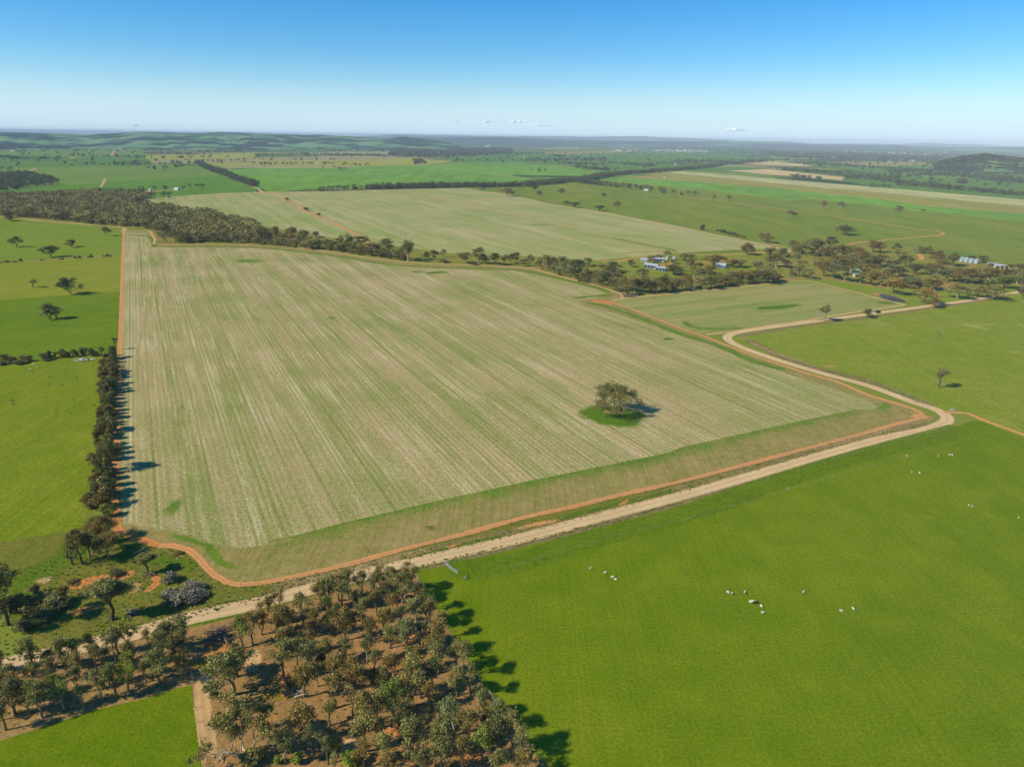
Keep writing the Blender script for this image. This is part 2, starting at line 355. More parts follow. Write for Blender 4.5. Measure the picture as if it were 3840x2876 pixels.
M['dry'] = m_grass('dry_scald', C(150, 140, 110), C(166, 152, 124), C(184, 168, 146), big=.1, fine=1.2, alpha=(.5, .4, .2))
M['plant'] = m_grass('plantation_floor', C(116, 104, 70), C(148, 124, 98), C(166, 134, 108), big=.07, fine=1.4, bstr=.7, dirt=(C(182, 128, 92), .06, .6), an=27, anw=.5)
M['belt'] = m_grass('belt_floor', C(120, 110, 80), C(150, 130, 106), C(168, 140, 114), big=.09, fine=1.4, bstr=.7)
M['plgreen'] = m_grass('plantation_grass', C(112, 112, 44), C(128, 122, 56), C(146, 124, 70), big=.09, fine=1.2, alpha=(.7, .4, .1))
# ------------------------------------------------------------------ ground sheets
gp = [(-31000, -900), (31000, -900), (31000, 30500), (-31000, 30500)]
LAYER[0] = 3
def gz(y): return float(np.interp(y, (6500, 12000, 20000, 30500), (0, -8, -25, -62)))   # the earth's curve, in four straight falls
gy = (-900, 6500, 9500, 9501, 12000, 20000, 30500)
ground = tag(new_obj('ground', mesh_np('ground', [(x, y, gz(y)) for y in gy for x in (-31000, 31000)], [(2*i, 2*i+1, 2*i+3, 2*i+2) for i in range(6)]), mat=M['far']), kind='structure')
A = lambda *p: PL(2.304, 0, 440, *p)
B = lambda *p: PL(2.304, 960, 440, *p)
Cc = lambda *p: PL(2.304, 1920, 440, *p)
D = lambda *p: PL(2.304, 2880, 440, *p)
A2 = lambda *p: PL(2.304, 0, 760, *p)
B2 = lambda *p: PL(2.304, 960, 760, *p)
C2 = lambda *p: PL(2.304, 1920, 760, *p)
D2 = lambda *p: PL(2.304, 2880, 760, *p)
E1 = lambda *p: PL(1.728, 0, 1120, *p)
E2 = lambda *p: PL(1.728, 1280, 1120, *p)
E3 = lambda *p: PL(1.728, 2560, 1000, *p)
F1 = lambda *p: PL(1.728, 0, 1700, *p)
F2 = lambda *p: PL(1.728, 1280, 1700, *p)
F3 = lambda *p: PL(1.728, 2560, 1640, *p)
K1 = lambda *p: PL(2.212, 0, 2180, *p)
K2 = lambda *p: PL(1.7015, 900, 2100, *p)
K4 = lambda *p: PL(3.16, 0, 1900, *p)
K5 = lambda *p: PL(3.687, 700, 2450, *p)
# far paddocks
poly('field', A((-300, 720), (20, 650), (520, 590), (1900, 505), (2212, 620), (2212, 640), (1480, 700), (1280, 740), (-300, 860)), M['fg1'])
poly('field', A((-400, 640), (0, 640), (520, 590), (1900, 505), (1740, 430), (1500, 410), (1000, 420), (0, 440), (-400, 450)), M['fg2'])
poly('field', A((0, 430), (1000, 415), (1700, 400), (1700, 330), (600, 350), (0, 380)), M['fg3'])
poly('field', A((0, 300), (1200, 262), (1260, 330), (600, 345), (0, 330)), M['fg2'])
poly('field', A((1220, 335), (2212, 310), (2212, 350), (1300, 372)), M['fy'])
poly('field', A((1300, 375), (2212, 352), (2212, 385), (1730, 395), (1320, 400)), M['fgrey'])
poly('field', A((0, 262), (600, 240), (600, 262), (0, 272)), M['fg1'])
poly('field', A((1800, 400), (2300, 385), (2300, 412), (1900, 425)), M['fy'])
poly('field', A((1900, 428), (2250, 416), (2250, 436), (1960, 448)), M['fgrey'])
poly('field', A((2100, 550), (1920, 455), (2212, 442)) + B((0, 442), (900, 425), (1380, 415), (1700, 440), (2212, 500), (2212, 560), (1000, 590), (120, 648), (0, 600)), M['fg4'])
poly('field', B((0, 380), (1100, 350), (1320, 335), (1400, 360), (1740, 385), (1400, 415), (900, 425), (0, 410)), M['fy'])
poly('field', B((-60, 412), (900, 425), (700, 440), (0, 442)), M['fgrey'])
poly('field', B((0, 350), (1330, 335), (1330, 352), (900, 372), (0, 380)), M['fgrey'])
poly('field', B((0, 250), (1500, 262), (1400, 285), (600, 300), (0, 290)), M['fg3'])
poly('field', B((430, 305), (1200, 290), (1400, 300), (1300, 318), (500, 318)), M['fgrey'])
poly('field', B((1680, 325), (2212, 310), (2212, 400), (1700, 390)), M['fg3'])
poly('field', B((1400, 415), (1760, 390), (2212, 395), (2212, 512), (1650, 442)), M['fg4'])
poly('field', Cc((0, 505), (180, 538), (60, 548), (0, 562)), M['fg4'])
poly('field', Cc((0, 395), (430, 425), (840, 475), (640, 510), (0, 500)), M['fg4'])
poly('field', Cc((0, 310), (1500, 300), (2212, 345), (2000, 380), (1400, 440), (850, 470), (440, 420), (0, 390)), M['fg3'])
poly('field', Cc((180, 300), (1050, 292), (1000, 305), (420, 322)), M['fbr'])
poly('field', D((0, 335), (170, 350), (150, 372), (0, 372)), M['fg2'])
poly('field', Cc((2000, 400), (2212, 380)) + D((60, 385), (560, 428), (480, 432), (0, 412)), M['fpink'])
poly('field', D((180, 372), (700, 400), (1380, 392), (1900, 460), (1980, 490), (1300, 500), (900, 480), (400, 430)), M['fg3'])
poly('field', D((620, 395), (1380, 390), (1500, 412), (900, 425)), M['fbr'])
poly('field', Cc((1500, 465), (1640, 440), (1960, 428), (2212, 445)) + D((660, 520), (1400, 520), (2400, 640), (2400, 735), (1100, 625), (700, 560), (0, 495)), M['fg3'])
poly('field', Cc((1860, 462), (2212, 450)) + D((660, 518), (640, 545), (0, 495)), M['fpink'])
poly('field', D((1050, 520), (1500, 520), (2400, 580), (2400, 720), (2212, 690), (1400, 600)), M['fg3'])
alpha_l = Cc((700, 540), (1300, 600), (2212, 690)) + D((170, 718), (400, 708), (1100, 790), (2400, 925))
beta_l = Cc((1000, 525), (1500, 555), (2212, 610)) + D((900, 700), (1400, 770), (2400, 850))
gam_l = Cc((1380, 480), (2212, 565)) + D((2400, 785))
del_l = Cc((1400, 468), (1900, 500), (2212, 527)) + D((2400, 728))
poly('field', alpha_l + beta_l[::-1] + Cc((700, 540))[:0], M['fg4'])
poly('field', beta_l + gam_l[::-1], M['fbr'])
poly('field', gam_l + del_l[::-1], M['fpale'])
olive = B((1770, 612), (2212, 600)) + Cc((400, 565), (640, 560), (1000, 600), (1430, 672)) + D((0, 780)) + D2((500, 110), (1450, 250))
poly('field', B((1770, 608), (2212, 590)) + Cc((640, 545), (700, 540), (1300, 600), (2212, 690)) + D((170, 718), (400, 708), (1100, 790), (2400, 925)) + D2((2400, 545), (2140, 540), (1890, 520), (1640, 470), (1300, 420), (900, 340), (700, 370), (480, 390), (180, 400), (0, 365)) + C2((1700, 262), (850, 90), (300, 5)), M['P1'])
# creek country
poly('field', A2((-200, 120), (0, 120), (500, 170), (1060, 218), (1300, 245), (1370, 362), (2212, 370)) + B2((0, 372), (700, 435), (1600, 530), (2212, 560)) + C2((300, 605), (700, 700), (955, 800), (1100, 820), (2212, 705)) + D2((320, 676), (1200, 880), (1480, 880), (2180, 770), (2400, 720), (2400, 545), (2140, 540), (1640, 470), (900, 335), (480, 390), (180, 400), (0, 365)) + C2((2180, 385), (1440, 435), (700, 500)) + B2((2212, 465), (1180, 380), (450, 240)) + A2((2212, 220), (1100, 50), (1280, -20), (600, -60), (-200, 20)), M['creekflat'])
poly('field', C2((690, 520), (700, 505), (1200, 460), (1440, 440), (2180, 385), (2212, 700), (1500, 640), (1100, 640), (690, 560)), M['farm'])
poly('field', D2((0, 700), (330, 676), (1200, 880), (1480, 880), (2180, 770), (2100, 720), (1500, 760), (900, 720), (400, 660)), M['L4'])
stub2 = A2((1050, 10), (1300, -40), (1900, -80), (2212, -92)) + B((600, 640), (1000, 628), (1770, 612)) + C2((0, -70), (300, 5), (850, 90), (1700, 265), (2212, 368)) + D2((100, 400)) + C2((1980, 405), (1440, 435), (1180, 458), (700, 500), (300, 470)) + B2((2212, 458), (1700, 440), (1180, 375), (600, 300), (0, 190)) + A2((1900, 115), (1400, 70))
poly('field', stub2, M['stub2'])
poly('field', C2((955, 812), (1400, 785), (2212, 705)) + D2((320, 680), (800, 790), (1190, 885)) + E3((1420, 255), (900, 330), (300, 425), (130, 440), (0, 402)) + E2((2000, 115), (1740, 20)), M['stub3'])
# left paddocks
poly('field', A2((-500, 110), (0, 118), (500, 170), (1058, 218), (1050, 455), (500, 490), (-500, 560)), M['L4'])
poly('field', A2((-500, 560), (500, 492), (1048, 458), (1042, 770), (560, 800), (-500, 880)), M['L3'])
poly('field', A2((-500, 880), (560, 800), (1042, 770)) + E1((768, 320), (680, 370), (-400, 440)), M['L2'])
poly('field', E1((-400, 440), (680, 370), (665, 560), (640, 850)) + F1((600, 250), (560, 430), (540, 520), (500, 640), (0, 900), (-500, 1100)), M['L1'])
# south side
poly('field', F1((-400, 640), (350, 520), (800, 430), (1000, 540), (1300, 640), (1560, 860), (2212, 728)) + F2((1200, 410), (2212, 178)) + E3((1100, 1100), (1500, 1000), (2300, 1350), (2300, 2500), (-1400, 4400), (-2000, 4400)), M['base'])
poly('field', K1((-700, 1150), (0, 750), (500, 680), (800, 640), (1350, 440), (2100, 260), (2300, 300), (2212, 3000), (-800, 3000)), M['plant'])
poly('field', K1((-700, 1100), (0, 700), (500, 640), (1350, 420), (1700, 470), (1650, 800), (1590, 860), (1200, 975), (400, 1195), (-700, 1560)), M['belt'])
poly('field', K2((-80, 300), (130, 330), (500, 220), (1120, 75), (1290, 370), (1510, 740), (1700, 1050), (1960, 1320), (2200, 1700), (-600, 1900)), M['plant'])
poly('field', K1((-800, 1620), (0, 1320), (400, 1190), (800, 1060), (1200, 970), (1480, 880), (1590, 860), (1620, 1050), (1690, 1540), (1750, 1900), (-900, 1900)), M['BL'])
poly('field', K2((1120, 75), (1200, 240), (1290, 370), (1400, 560), (1510, 740), (1600, 870), (1700, 1050), (1850, 1200), (1960, 1320), (2300, 1800)) + F3((3400, 3200), (2800, 300), (2212, 60)) + E3((2212, 1110), (1930, 1000), (1870, 1000), (1780, 1032)) + F2((2212, 300), (1000, 640), (500, 765)), M['R1'])
poly('field', E3((330, 470), (480, 560), (900, 680), (1290, 800), (1680, 935), (1850, 950), (1950, 995), (2212, 1088), (2500, 1200), (2500, 150), (2212, 175), (1900, 225), (1300, 310), (700, 390), (380, 440)), M['R2'])
track_in = F1((755, 430), (770, 500), (900, 560), (1030, 592), (1120, 590), (1220, 615), (1290, 668), (1350, 745), (1410, 795), (1480, 838), (1560, 850), (1700, 838), (1900, 798), (2212, 728)) + F2((400, 620), (800, 520), (1200, 410), (1500, 345), (1800, 270), (2212, 178)) + E3((700, 1205), (1100, 1100), (1400, 1015), (1510, 988), (1530, 960), (1500, 925), (1400, 890), (1200, 830), (1000, 745), (800, 690), (700, 655), (500, 590), (300, 515), (150, 455), (0, 405)) + E2((2000, 115), (1850, 55), (1740, 25)) + C2((900, 830), (950, 805), (900, 775), (700, 705), (500, 660), (300, 605), (200, 575), (100, 560), (0, 555)) + B2((2000, 545), (1600, 530), (1300, 515), (1000, 480), (700, 435), (400, 395), (0, 372)) + A2((1800, 360), (1370, 362), (1340, 320), (1310, 270), (1290, 245), (1200, 243), (1090, 250), (1068, 265), (1060, 400), (1052, 700), (1045, 922)) + E1((780, 200), (775, 330), (770, 600), (765, 1000))
poly('field', track_in, M['head'])
stub = E1((768, 1000), (772, 600), (777, 330), (785, 0)) + A2((1050, 700), (1062, 400), (1078, 330), (1090, 262), (1270, 260), (1330, 350), (1380, 390), (2212, 395)) + B2((400, 425), (1000, 520), (1300, 555), (2000, 590)) + C2((0, 590), (300, 640), (700, 740), (800, 770), (800, 810), (560, 850), (640, 900), (900, 960)) + E2((2212, 245), (2212, 245)) + E3((500, 620), (700, 700), (1000, 800), (1200, 870), (1290, 915), (1240, 925), (1100, 930), (800, 992), (0, 1168)) + F2((2100, 0), (1200, 182), (700, 290), (0, 452)) + F1((1920, 530), (1760, 560), (1700, 620), (1560, 640), (1400, 610), (1250, 560), (1050, 510), (900, 500), (800, 460))
ribbon('headland', E3((1270, 903), (1100, 940), (800, 1010), (0, 1196)) + F2((2100, 34), (1200, 216), (700, 326), (0, 490)) + F1((1920, 570), (1700, 625)), 25, M['headgreen'], ext=1)
poly('field', stub, M['stub'])
M['headsoft'] = m_grass('headland_blend', C(116, 126, 70), C(134, 132, 90), C(152, 142, 112), rows=(63, 3., .12), big=.05, fine=1.4, alpha=(.6, .8, .05, .95))
RB = lambda pts, w_, m, n_='verge', **k: ribbon(n_, pts, w_, M[m], **k)
RB(A2((1400, 372), (2212, 390)) + B2((700, 465), (1100, 530), (1500, 558), (2212, 578)) + C2((300, 630), (700, 728), (850, 780)), 13, 'fringe')
RB(F1((2000, 545), (1860, 560), (1720, 600), (1560, 632), (1400, 610), (1250, 560), (1050, 515), (900, 500), (780, 440)), 9, 'headsoft'); RB(F1((1900, 600), (1650, 650), (1480, 680), (1300, 640)), 8, 'headsoft')
RB(C2((480, 830), (700, 810), (900, 800)), 16, 'fringe'); RB(A2((1090, 275), (1300, 300), (1340, 390)), 14, 'fringe')
RB(E2((1560, 20), (1750, 60), (2000, 150), (2212, 235)) + E3((200, 500), (450, 610), (700, 680)), 12, 'fringe')
RB(E3((100, 395), (250, 405), (420, 395)), 12, 'fringe'); RB(E3((0, 345), (60, 390), (200, 405)), 10, 'fringe')
RB(E3((1230, 935), (1330, 900), (1260, 860)), 9, 'fringe')
RB(F1((1030, 500), (1150, 540), (1350, 600), (1420, 700), (1600, 760)), 5, 'fringe')
RB(C2((850, 300), (1100, 352), (1350, 400), (1440, 430)), 10, 'fringe'); RB(C2((1500, 440), (2100, 410)), 14, 'fringe')
for p_, rx, ry, ro in ((E1((2150, 125))[0], 6, 9, 0), (A2((2140, 505))[0], 22, 20, 0), (B2((1560, 605))[0], 16, 6, 20), (B2((1400, 600))[0], 10, 4, -20), (C2((270, 195))[0], 24, 10, 0),
                       (E1((1180, 700))[0], 1, 1, 0), (F1((1130, 340))[0], 5, 9, 0), (E3((620, 262))[0], 28, 7, 20), (E3((1320, 235))[0], 14, 10, 30), (E2((2120, 262))[0], 5, 3, 20)):
    blob('grass_patch', p_, rx, ry, ro, M['fringe' if ry > 8 else 'lush'], seed=int(p_[0]))
blob('grass_patch', (2297, 1558), 21, 16, -20, M['lush'], seed=5, jag=.12)
blob('bare_patch', (2306, 1545), 7.5, 4, 5, M['sand'], seed=6)
# verges and tracks
RD = K1((-400, 810), (100, 672), (380, 612), (860, 490), (1250, 395), (1500, 318), (2212, 160)) + F2((80, 800), (700, 655), (1200, 540), (1700, 405), (2212, 272)) + E3((960, 1205), (1300, 1112), (1560, 1060), (1660, 1028), (1712, 1000), (1706, 965), (1640, 925), (1500, 880), (1200, 770), (900, 690), (600, 600), (400, 530), (315, 490), (288, 462), (310, 440), (400, 418), (700, 375), (1000, 335), (1300, 295), (1600, 255), (1900, 213), (2180, 165), (2420, 130))
TR1 = F1((1030, 597), (1120, 597), (1210, 620), (1280, 670), (1330, 730), (1400, 795), (1480, 838), (1560, 850), (1700, 838), (1900, 798), (2212, 728)) + F2((400, 620), (800, 520), (1200, 410), (1500, 345), (1800, 270), (2212, 178)) + E3((700, 1205), (1100, 1100), (1400, 1015), (1520, 985), (1552, 962), (1520, 932), (1400, 890), (1200, 830), (1000, 745), (800, 690), (700, 655), (500, 590), (300, 515), (150, 455), (0, 405)) + E2((2000, 115), (1850, 55), (1740, 25))
RB(F1((556, 430), (540, 520), (450, 650), (200, 800), (0, 900), (-400, 1080)), 16, 'vergeg', 'grass_patch'); RB(F1((700, 650), (900, 690), (1150, 700), (1280, 780)), 9, 'vergeg', 'grass_patch')
RB(F2((-500, 900), (80, 760), (700, 615), (1200, 500), (1700, 380), (2212, 235)) + E3((960, 1165), (1300, 1080), (1500, 1035), (1600, 1010)), 9, 'verge')
RB(F2((-300, 840), (80, 742), (400, 665), (660, 600)), 4, 'vergegrey'); RB(F2((300, 720), (660, 625), (1100, 520)), 3, 'vergeg'); RB(F2((1100, 500), (1500, 400), (2212, 225)), 4, 'vergeg')
RB(E3((800, 1190), (1300, 1060), (1640, 970)), 6, 'vergegrey')
RB(E3((420, 470), (620, 575), (900, 665), (1200, 740), (1500, 860), (1640, 905)), 9, 'verge'); RB(E3((420, 480), (600, 560), (900, 660)), 6, 'vergegrey'); RB(E3((1000, 700), (1300, 790), (1560, 885)), 4, 'vergeg')
RB(E3((350, 455), (700, 395), (1100, 345), (1700, 255), (2100, 195)), 7, 'verge')
RB(F2((500, 750), (1000, 625), (1600, 480), (2212, 325)) + E3((1100, 1200), (1500, 1100), (1700, 1050)), 5, 'verge')
RB(K1((1500, 385), (1900, 290), (2212, 215)), 3, 'vergeg'); RB(K1((-100, 690), (500, 560), (1000, 420), (1400, 330), (2212, 110)), 4.5, 'vergeg')
RB(RD, 6.2, 'road', 'road', step=3, ext=1)
RB(TR1, 3.3, 'dirt', 'track', step=3, ext=1, wvar=.12)
RB(F1((755, -200), (748, 100), (745, 250), (742, 420), (770, 500), (880, 545), (1030, 597)), 4.0, 'orange', 'track', wvar=.2, ext=1)
RB(A2((1068, 265), (1060, 400), (1052, 700), (1045, 922)) + E1((780, 200), (775, 330), (770, 600), (757, 1000)) + F1((750, 100)), 3.1, 'dirt', 'track', ext=1)
RB(A2((1068, 275), (1080, 250), (1200, 243), (1290, 245), (1310, 270), (1340, 320), (1370, 362), (1800, 360), (2212, 368)) + B2((400, 395), (700, 435), (1000, 480), (1300, 515), (1600, 530), (2000, 545)) + C2((0, 555), (100, 560), (200, 575), (300, 605), (500, 660), (700, 705), (900, 775), (950, 800), (940, 830), (850, 850)), 4.2, 'dirtp', 'track', ext=1)
RB(A2((-200, 95), (0, 122), (500, 172), (800, 195), (1062, 218), (1062, 250)), 7, 'dirtp', 'track', ext=1, wvar=.3)
RB(C2((940, 835), (1100, 815), (1400, 785), (1700, 755), (2000, 725), (2212, 705)) + D2((100, 690), (320, 676), (500, 712), (800, 785), (1000, 840), (1180, 880), (1150, 892)) + E3((1200, 285), (900, 330), (780, 352), (500, 390), (300, 425), (150, 440)), 3.6, 'dirtp', 'track', ext=1)
blob('bare_patch', C2((800, 858))[0], 22, 9, -15, M['dirtp'], seed=3, jag=.3) if False else None
RB(C2((670, 858), (800, 855), (900, 885)), 13, 'orange', 'bare_patch'); RB(E3((1480, 985), (1540, 970), (1600, 965)), 9, 'dirt', 'bare_patch')
RB(E3((1690, 943), (1850, 950), (1950, 995), (2212, 1088), (2450, 1180)), 3.6, 'dirt', 'track', ext=1)
RB(E3((1740, 975), (1850, 990)), 12, 'dry', 'bare_patch'); RB(E3((870, 650), (960, 648), (1050, 640)), 7, 'faintd', 'bare_patch')
RB(B((60, 640), (100, 648), (250, 715), (500, 840), (690, 922)) + B2((800, 245), (1000, 335)), 7, 'dirt', 'track', ext=1)
RB(B((1350, 640), (1500, 690), (1800, 760), (2212, 845)) + C2((400, 200), (700, 265), (820, 300), (1100, 360), (1350, 420), (1440, 440)), 9, 'faintd', 'track', ext=1)
RB(B((1770, 612), (2212, 690)) + Cc((300, 745), (600, 795), (900, 850)) + C2((1300, 180), (1700, 265), (2100, 345), (2212, 367)) + D2((100, 395), (180, 405), (190, 430)), 6, 'dirtp', 'track', ext=1)
RB(Cc((1430, 675), (1600, 700), (1760, 715), (1880, 735), (2212, 782)) + D2((500, 110), (1000, 185), (1300, 230), (1450, 250), (1520, 268), (1450, 285), (1200, 308), (900, 335), (750, 350), (600, 385), (480, 390)), 5.5, 'dirt', 'track', ext=1)
RB(alpha_l, 6, 'faintd', 'track', ext=1)
RB(C2((1440, 440), (1750, 455), (2050, 440), (2212, 430)), 5, 'dirtp', 'track')
RB(D2((0, 545), (200, 530), (480, 510)), 4, 'dirtp', 'track'); RB(D2((0, 345), (120, 380), (200, 395)), 5, 'dirtp', 'track')
RB(A2((0, 525), (220, 510), (500, 490), (1050, 455)), 8, 'sand', 'verge')
RB(A((1280, 706), (2212, 660)) + B((0, 660), (600, 638), (1000, 630)), 16, 'faintd', 'road'); RB(B((0, 655), (1200, 625)), 8, 'sand', 'road', ext=1)
RB(A((1740, 410), (1900, 485), (2212, 612)) + B((60, 650)), 9, 'dirtp', 'road', ext=1)
RB(B((1400, 415), (1650, 440), (2212, 512)) + Cc((0, 512), (180, 540)), 9, 'dirtp', 'track', ext=1)
RB(A((225, 487), (280, 455), (320, 442)), 14, 'dirtp', 'bare_patch'); RB(A((870, 605), (895, 560), (910, 530)), 8, 'dirtp', 'bare_patch'); RB(A((965, 325), (985, 290)), 22, 'dirt', 'bare_patch')
RB(A((870, 690), (920, 665), (1010, 690), (1000, 705)), 34, 'orange', 'bare_patch'); RB(A((1220, 655), (1320, 640), (1500, 630), (1630, 628)), 20, 'dirt', 'bare_patch')
RB(A((600, 352), (660, 345)), 50, 'dirtp', 'bare_patch'); RB(D2((1300, 445), (1330, 480), (1310, 500)), 7, 'dirt', 'bare_patch')
RB(C2((700, 500), (900, 510), (1150, 465), (1300, 470)), 20, 'faintd', 'bare_patch'); RB(C2((1200, 530), (1350, 545), (1400, 520)), 14, 'orange', 'bare_patch'); RB(C2((1400, 430), (1250, 425), (900, 440)), 12, 'faintd', 'bare_patch')
RB(D2((0, 650), (200, 660), (480, 650), (700, 688), (850, 712), (1000, 735), (1250, 775), (1420, 770), (1500, 740), (1600, 700), (1750, 690), (2050, 690), (2212, 720)), 8, 'sand', 'creek_bed', wvar=.3)
RB(F1((450, 1050), (550, 1005), (700, 975)), 3., 'orange', 'bare_patch')
RB(K4((800, 1010), (980, 905), (1200, 855), (1340, 850), (1500, 800), (1640, 765)), 5., 'orange', 'bare_patch', wvar=.25); RB(K4((1790, 800), (1850, 850), (1850, 910), (1790, 965), (1700, 1030)), 3.2, 'orange', 'bare_patch')
RB(K4((800, 1290), (950, 1235), (1100, 1190), (1290, 1165)), 4., 'orange', 'bare_patch'); RB(K4((2090, 510), (2160, 560), (2150, 600)), 2.2, 'orange', 'bare_patch')
RB(K4((1500, 900), (1650, 920), (1640, 980), (1450, 1080)), 2.4, 'sand', 'bare_patch'); RB(K4((320, 900), (520, 870), (700, 830)), 5, 'dry', 'bare_patch'); RB(K4((0, 1150), (300, 1080), (450, 1180), (300, 1300)), 12, 'vergeg', 'grass_patch'); RB(K4((1400, 540), (1700, 590), (2100, 640)), 7, 'vergeg', 'grass_patch')
RB(K4((700, 640), (1100, 620), (1500, 560)), 5, 'vergeg', 'grass_patch')
RB(F2((680, 620), (720, 600), (775, 578)), 2., 'orange', 'bare_patch'); RB(F2((1790, 345), (1830, 320), (1860, 295)), 2.2, 'orange', 'bare_patch'); RB(F2((1090, 505), (1250, 460), (1440, 425)), 3, 'dirt', 'bare_patch')
RB(F2((820, 632), (1020, 605)), 2., 'dirt', 'bare_patch')
RB(F2((700, 750), (1060, 725), (1400, 625), (1800, 505), (2212, 395)) + F3((600, 290), (1150, 120), (1800, -60)), 11, 'R1b', 'crop_strip', ext=1)
RB(K1((1600, 880), (1640, 1100), (1705, 1600)), 1.6, 'dirtp', 'track'); RB(K1((1700, 700), (1680, 1000), (1740, 1300), (1800, 1540)), 4, 'dirtp', 'bare_patch', wvar=.3)
RB(K1((2050, 540), (2100, 640), (2120, 800)), 6, 'dirtp', 'bare_patch'); RB(K5((900, 600), (1300, 560), (1700, 640)), 6, 'plgreen', 'grass_patch'); RB(K2((600, 1180), (700, 1190), (800, 1170)), 6, 'dirtp', 'bare_patch')
RB(K2((230, 700), (330, 800), (300, 900)), 5, 'orange', 'bare_patch'); RB(K2((900, 1130), (1000, 1080), (1200, 1050)), 5, 'orange', 'bare_patch'); RB(K2((850, 680), (1000, 690)), 5, 'plgreen', 'grass_patch'); RB(K2((1300, 920), (1450, 880)), 7, 'plgreen', 'grass_patch')
RB(K1((1450, 660), (1700, 720), (1760, 560)), 7, 'plgreen', 'grass_patch'); RB(K2((1530, 880), (1700, 1040), (1850, 1200)), 2.2, 'plgreen', 'grass_patch')
for i, (px, py) in enumerate(()): blob('grass_patch', (px, py), 16, 11, 20*i, M['R1c'], seed=i)
for i, (x0, x1) in enumerate(((110, 60), (330, 180), (410, 290), (500, 400), (620, 560))):   # old windrow lines
    RB(E1((x0, 470), ((x0+x1)/2, 820)) + F1((x1, 100), (x1-60, 500)), 1.8, 'wind', 'windrow')
M['arc'] = m_track('turning_mark', C(170, 150, 112), C(158, 142, 104), C(150, 138, 98), alpha=(.9, .7, .2, .55))
M['darkrow'] = m_grass('thick_row', C(58, 88, 22), C(66, 96, 28), C(80, 104, 40), alpha=(.5, .4, .1))
for p_ in (F2((1238, 385), (1245, 320), (1300, 280), (1400, 255), (1435, 225), (1425, 180), (1380, 150)), F2((640, 400), (645, 350), (620, 320), (580, 300)), F2((595, 410), (605, 360), (585, 325)), F2((1980, 90), (2060, 80), (2085, 45), (2050, 10)), E3((330, 1180), (440, 1190), (470, 1150), (420, 1110)), E3((860, 1060), (925, 1050), (935, 1010), (890, 985)), E3((1330, 1000), (1400, 970), (1390, 920)), F1((1100, 440), (1220, 420), (1300, 360)), F1((1060, 300), (1070, 370), (1180, 430), (1260, 410)), E3((1280, 985), (1450, 960), (1480, 940), (1400, 905), (1300, 880))):
    for dd_ in (0, 2.2): RB([(x_+dd_, y_+dd_*1.2) for x_, y_ in p_], .9, 'arc', 'turning_mark', step=2)
for k_ in range(4): RB(F2((525+k_*4, 472+k_*7), (640, 474+k_*7)), .8, 'darkrow', 'grass_patch', step=2)
pond_pts = PL(4.81, 3100, 900, (940, 985), (1000, 972), (1200, 1018), (1380, 1078), (1445, 1112), (1400, 1130), (1200, 1112), (1000, 1052))
RB(PL(4.81, 3100, 900, (830, 930), (1000, 1000), (1250, 1065), (1560, 1130)), 22, 'sand', 'pond_bank')
s = Sh('pond_water'); b_ = s.noise(1.2, 2)
M['water'] = s.surf(C(74, 66, 56), .35, b_, .1, .05, spec=.25)
poly('pond', pond_pts, M['water']); poly('creek', PL(6.506, 3500, 900, (55, 1180), (130, 1165), (150, 1230), (125, 1262), (60, 1262)), M['water'])
BL_ = .9
# ------------------------------------------------------------------ hills
def ridge(name, prof, D_, front, back, mat, n=220, rows=16, seed=1, rough=.12, x_pad=0):
    rng = np.random.RandomState(seed); px = np.linspace(prof[0][0], prof[-1][0], n); py = np.interp(px, [p[0] for p in prof], [p[1] for p in prof])
    ks = rng.randn(n)*.35; py = py+np.convolve(ks, np.ones(3)/3, 'same'); V = []
    ph = rng.rand(8)*6.28
    for j in range(rows):
        t = j/(rows-1); 
        for i in range(n):
            d = ray(px[i], py[i]); hyp = math.hypot(d[0], d[1]); dx, dy = d[0]/hyp, d[1]/hyp
            zt = max(2., H+d[2]/hyp*D_)
            tt = t*2-1
            prof_ = (math.cos(tt*math.pi)*.5+.5)
            L = D_ + (tt*front if tt < 0 else tt*back)
            wob = rough*(math.sin(i*.047+ph[0]+5*t)+math.sin(i*.131+ph[1]-7*t+math.sin(i*.021)*2)*.7+math.sin(i*.39+ph[2]+11*t+math.sin(i*.05)*3)*.4+rng.randn()*.12)*(math.sin(t*math.pi)) * (0 if abs(tt) < .1 else 1) * min(1, abs(tt)*2)
            zb = gz(dy*L)-2; z = zb+(zt-zb)*max(0, prof_+wob*.6)
            V.append((dx*L, dy*L, min(z, zt)))
    Q = [(j*n+i, j*n+i+1, (j+1)*n+i+1, (j+1)*n+i) for j in range(rows-1) for i in range(n-1)]
    me = mesh_np(name, V, Q, smooth=True)
    return tag(new_obj(name, me, mat=mat), kind='structure')
def m_hill(name, g1, g2, wood, cover, sc=.0018, sp=.012):
    s = Sh(name); a = s.noise(sc, 6, .62, s.mp(20, (1, 1, 1))); f = s.noise(sp, 4, .7)
    col = s.mix(s.ramp(s.noise(sc*2.2, 3), [(.4, 0.), (.6, 1.)]), g1, g2)
    wf = s.ma('ADD', s.ma('MULTIPLY', a, .75), s.ma('MULTIPLY', f, .25)); wf = s.ramp(wf, [(cover, 0.), (cover+.03, 1.)])
    return s.surf(s.mix(wf, col, wood), 1., f, .5, 8.)
mh1 = m_hill('hill_near', C(92, 138, 80), C(124, 146, 98), C(46, 62, 46), .485, .0022, .009)
mh2 = m_hill('hill_far', C(84, 120, 84), C(100, 128, 96), C(52, 72, 56), .44, .0006, .004)
mh3 = m_hill('hill_wood', C(96, 128, 60), C(112, 134, 72), C(54, 62, 42), .42, .004, .04)
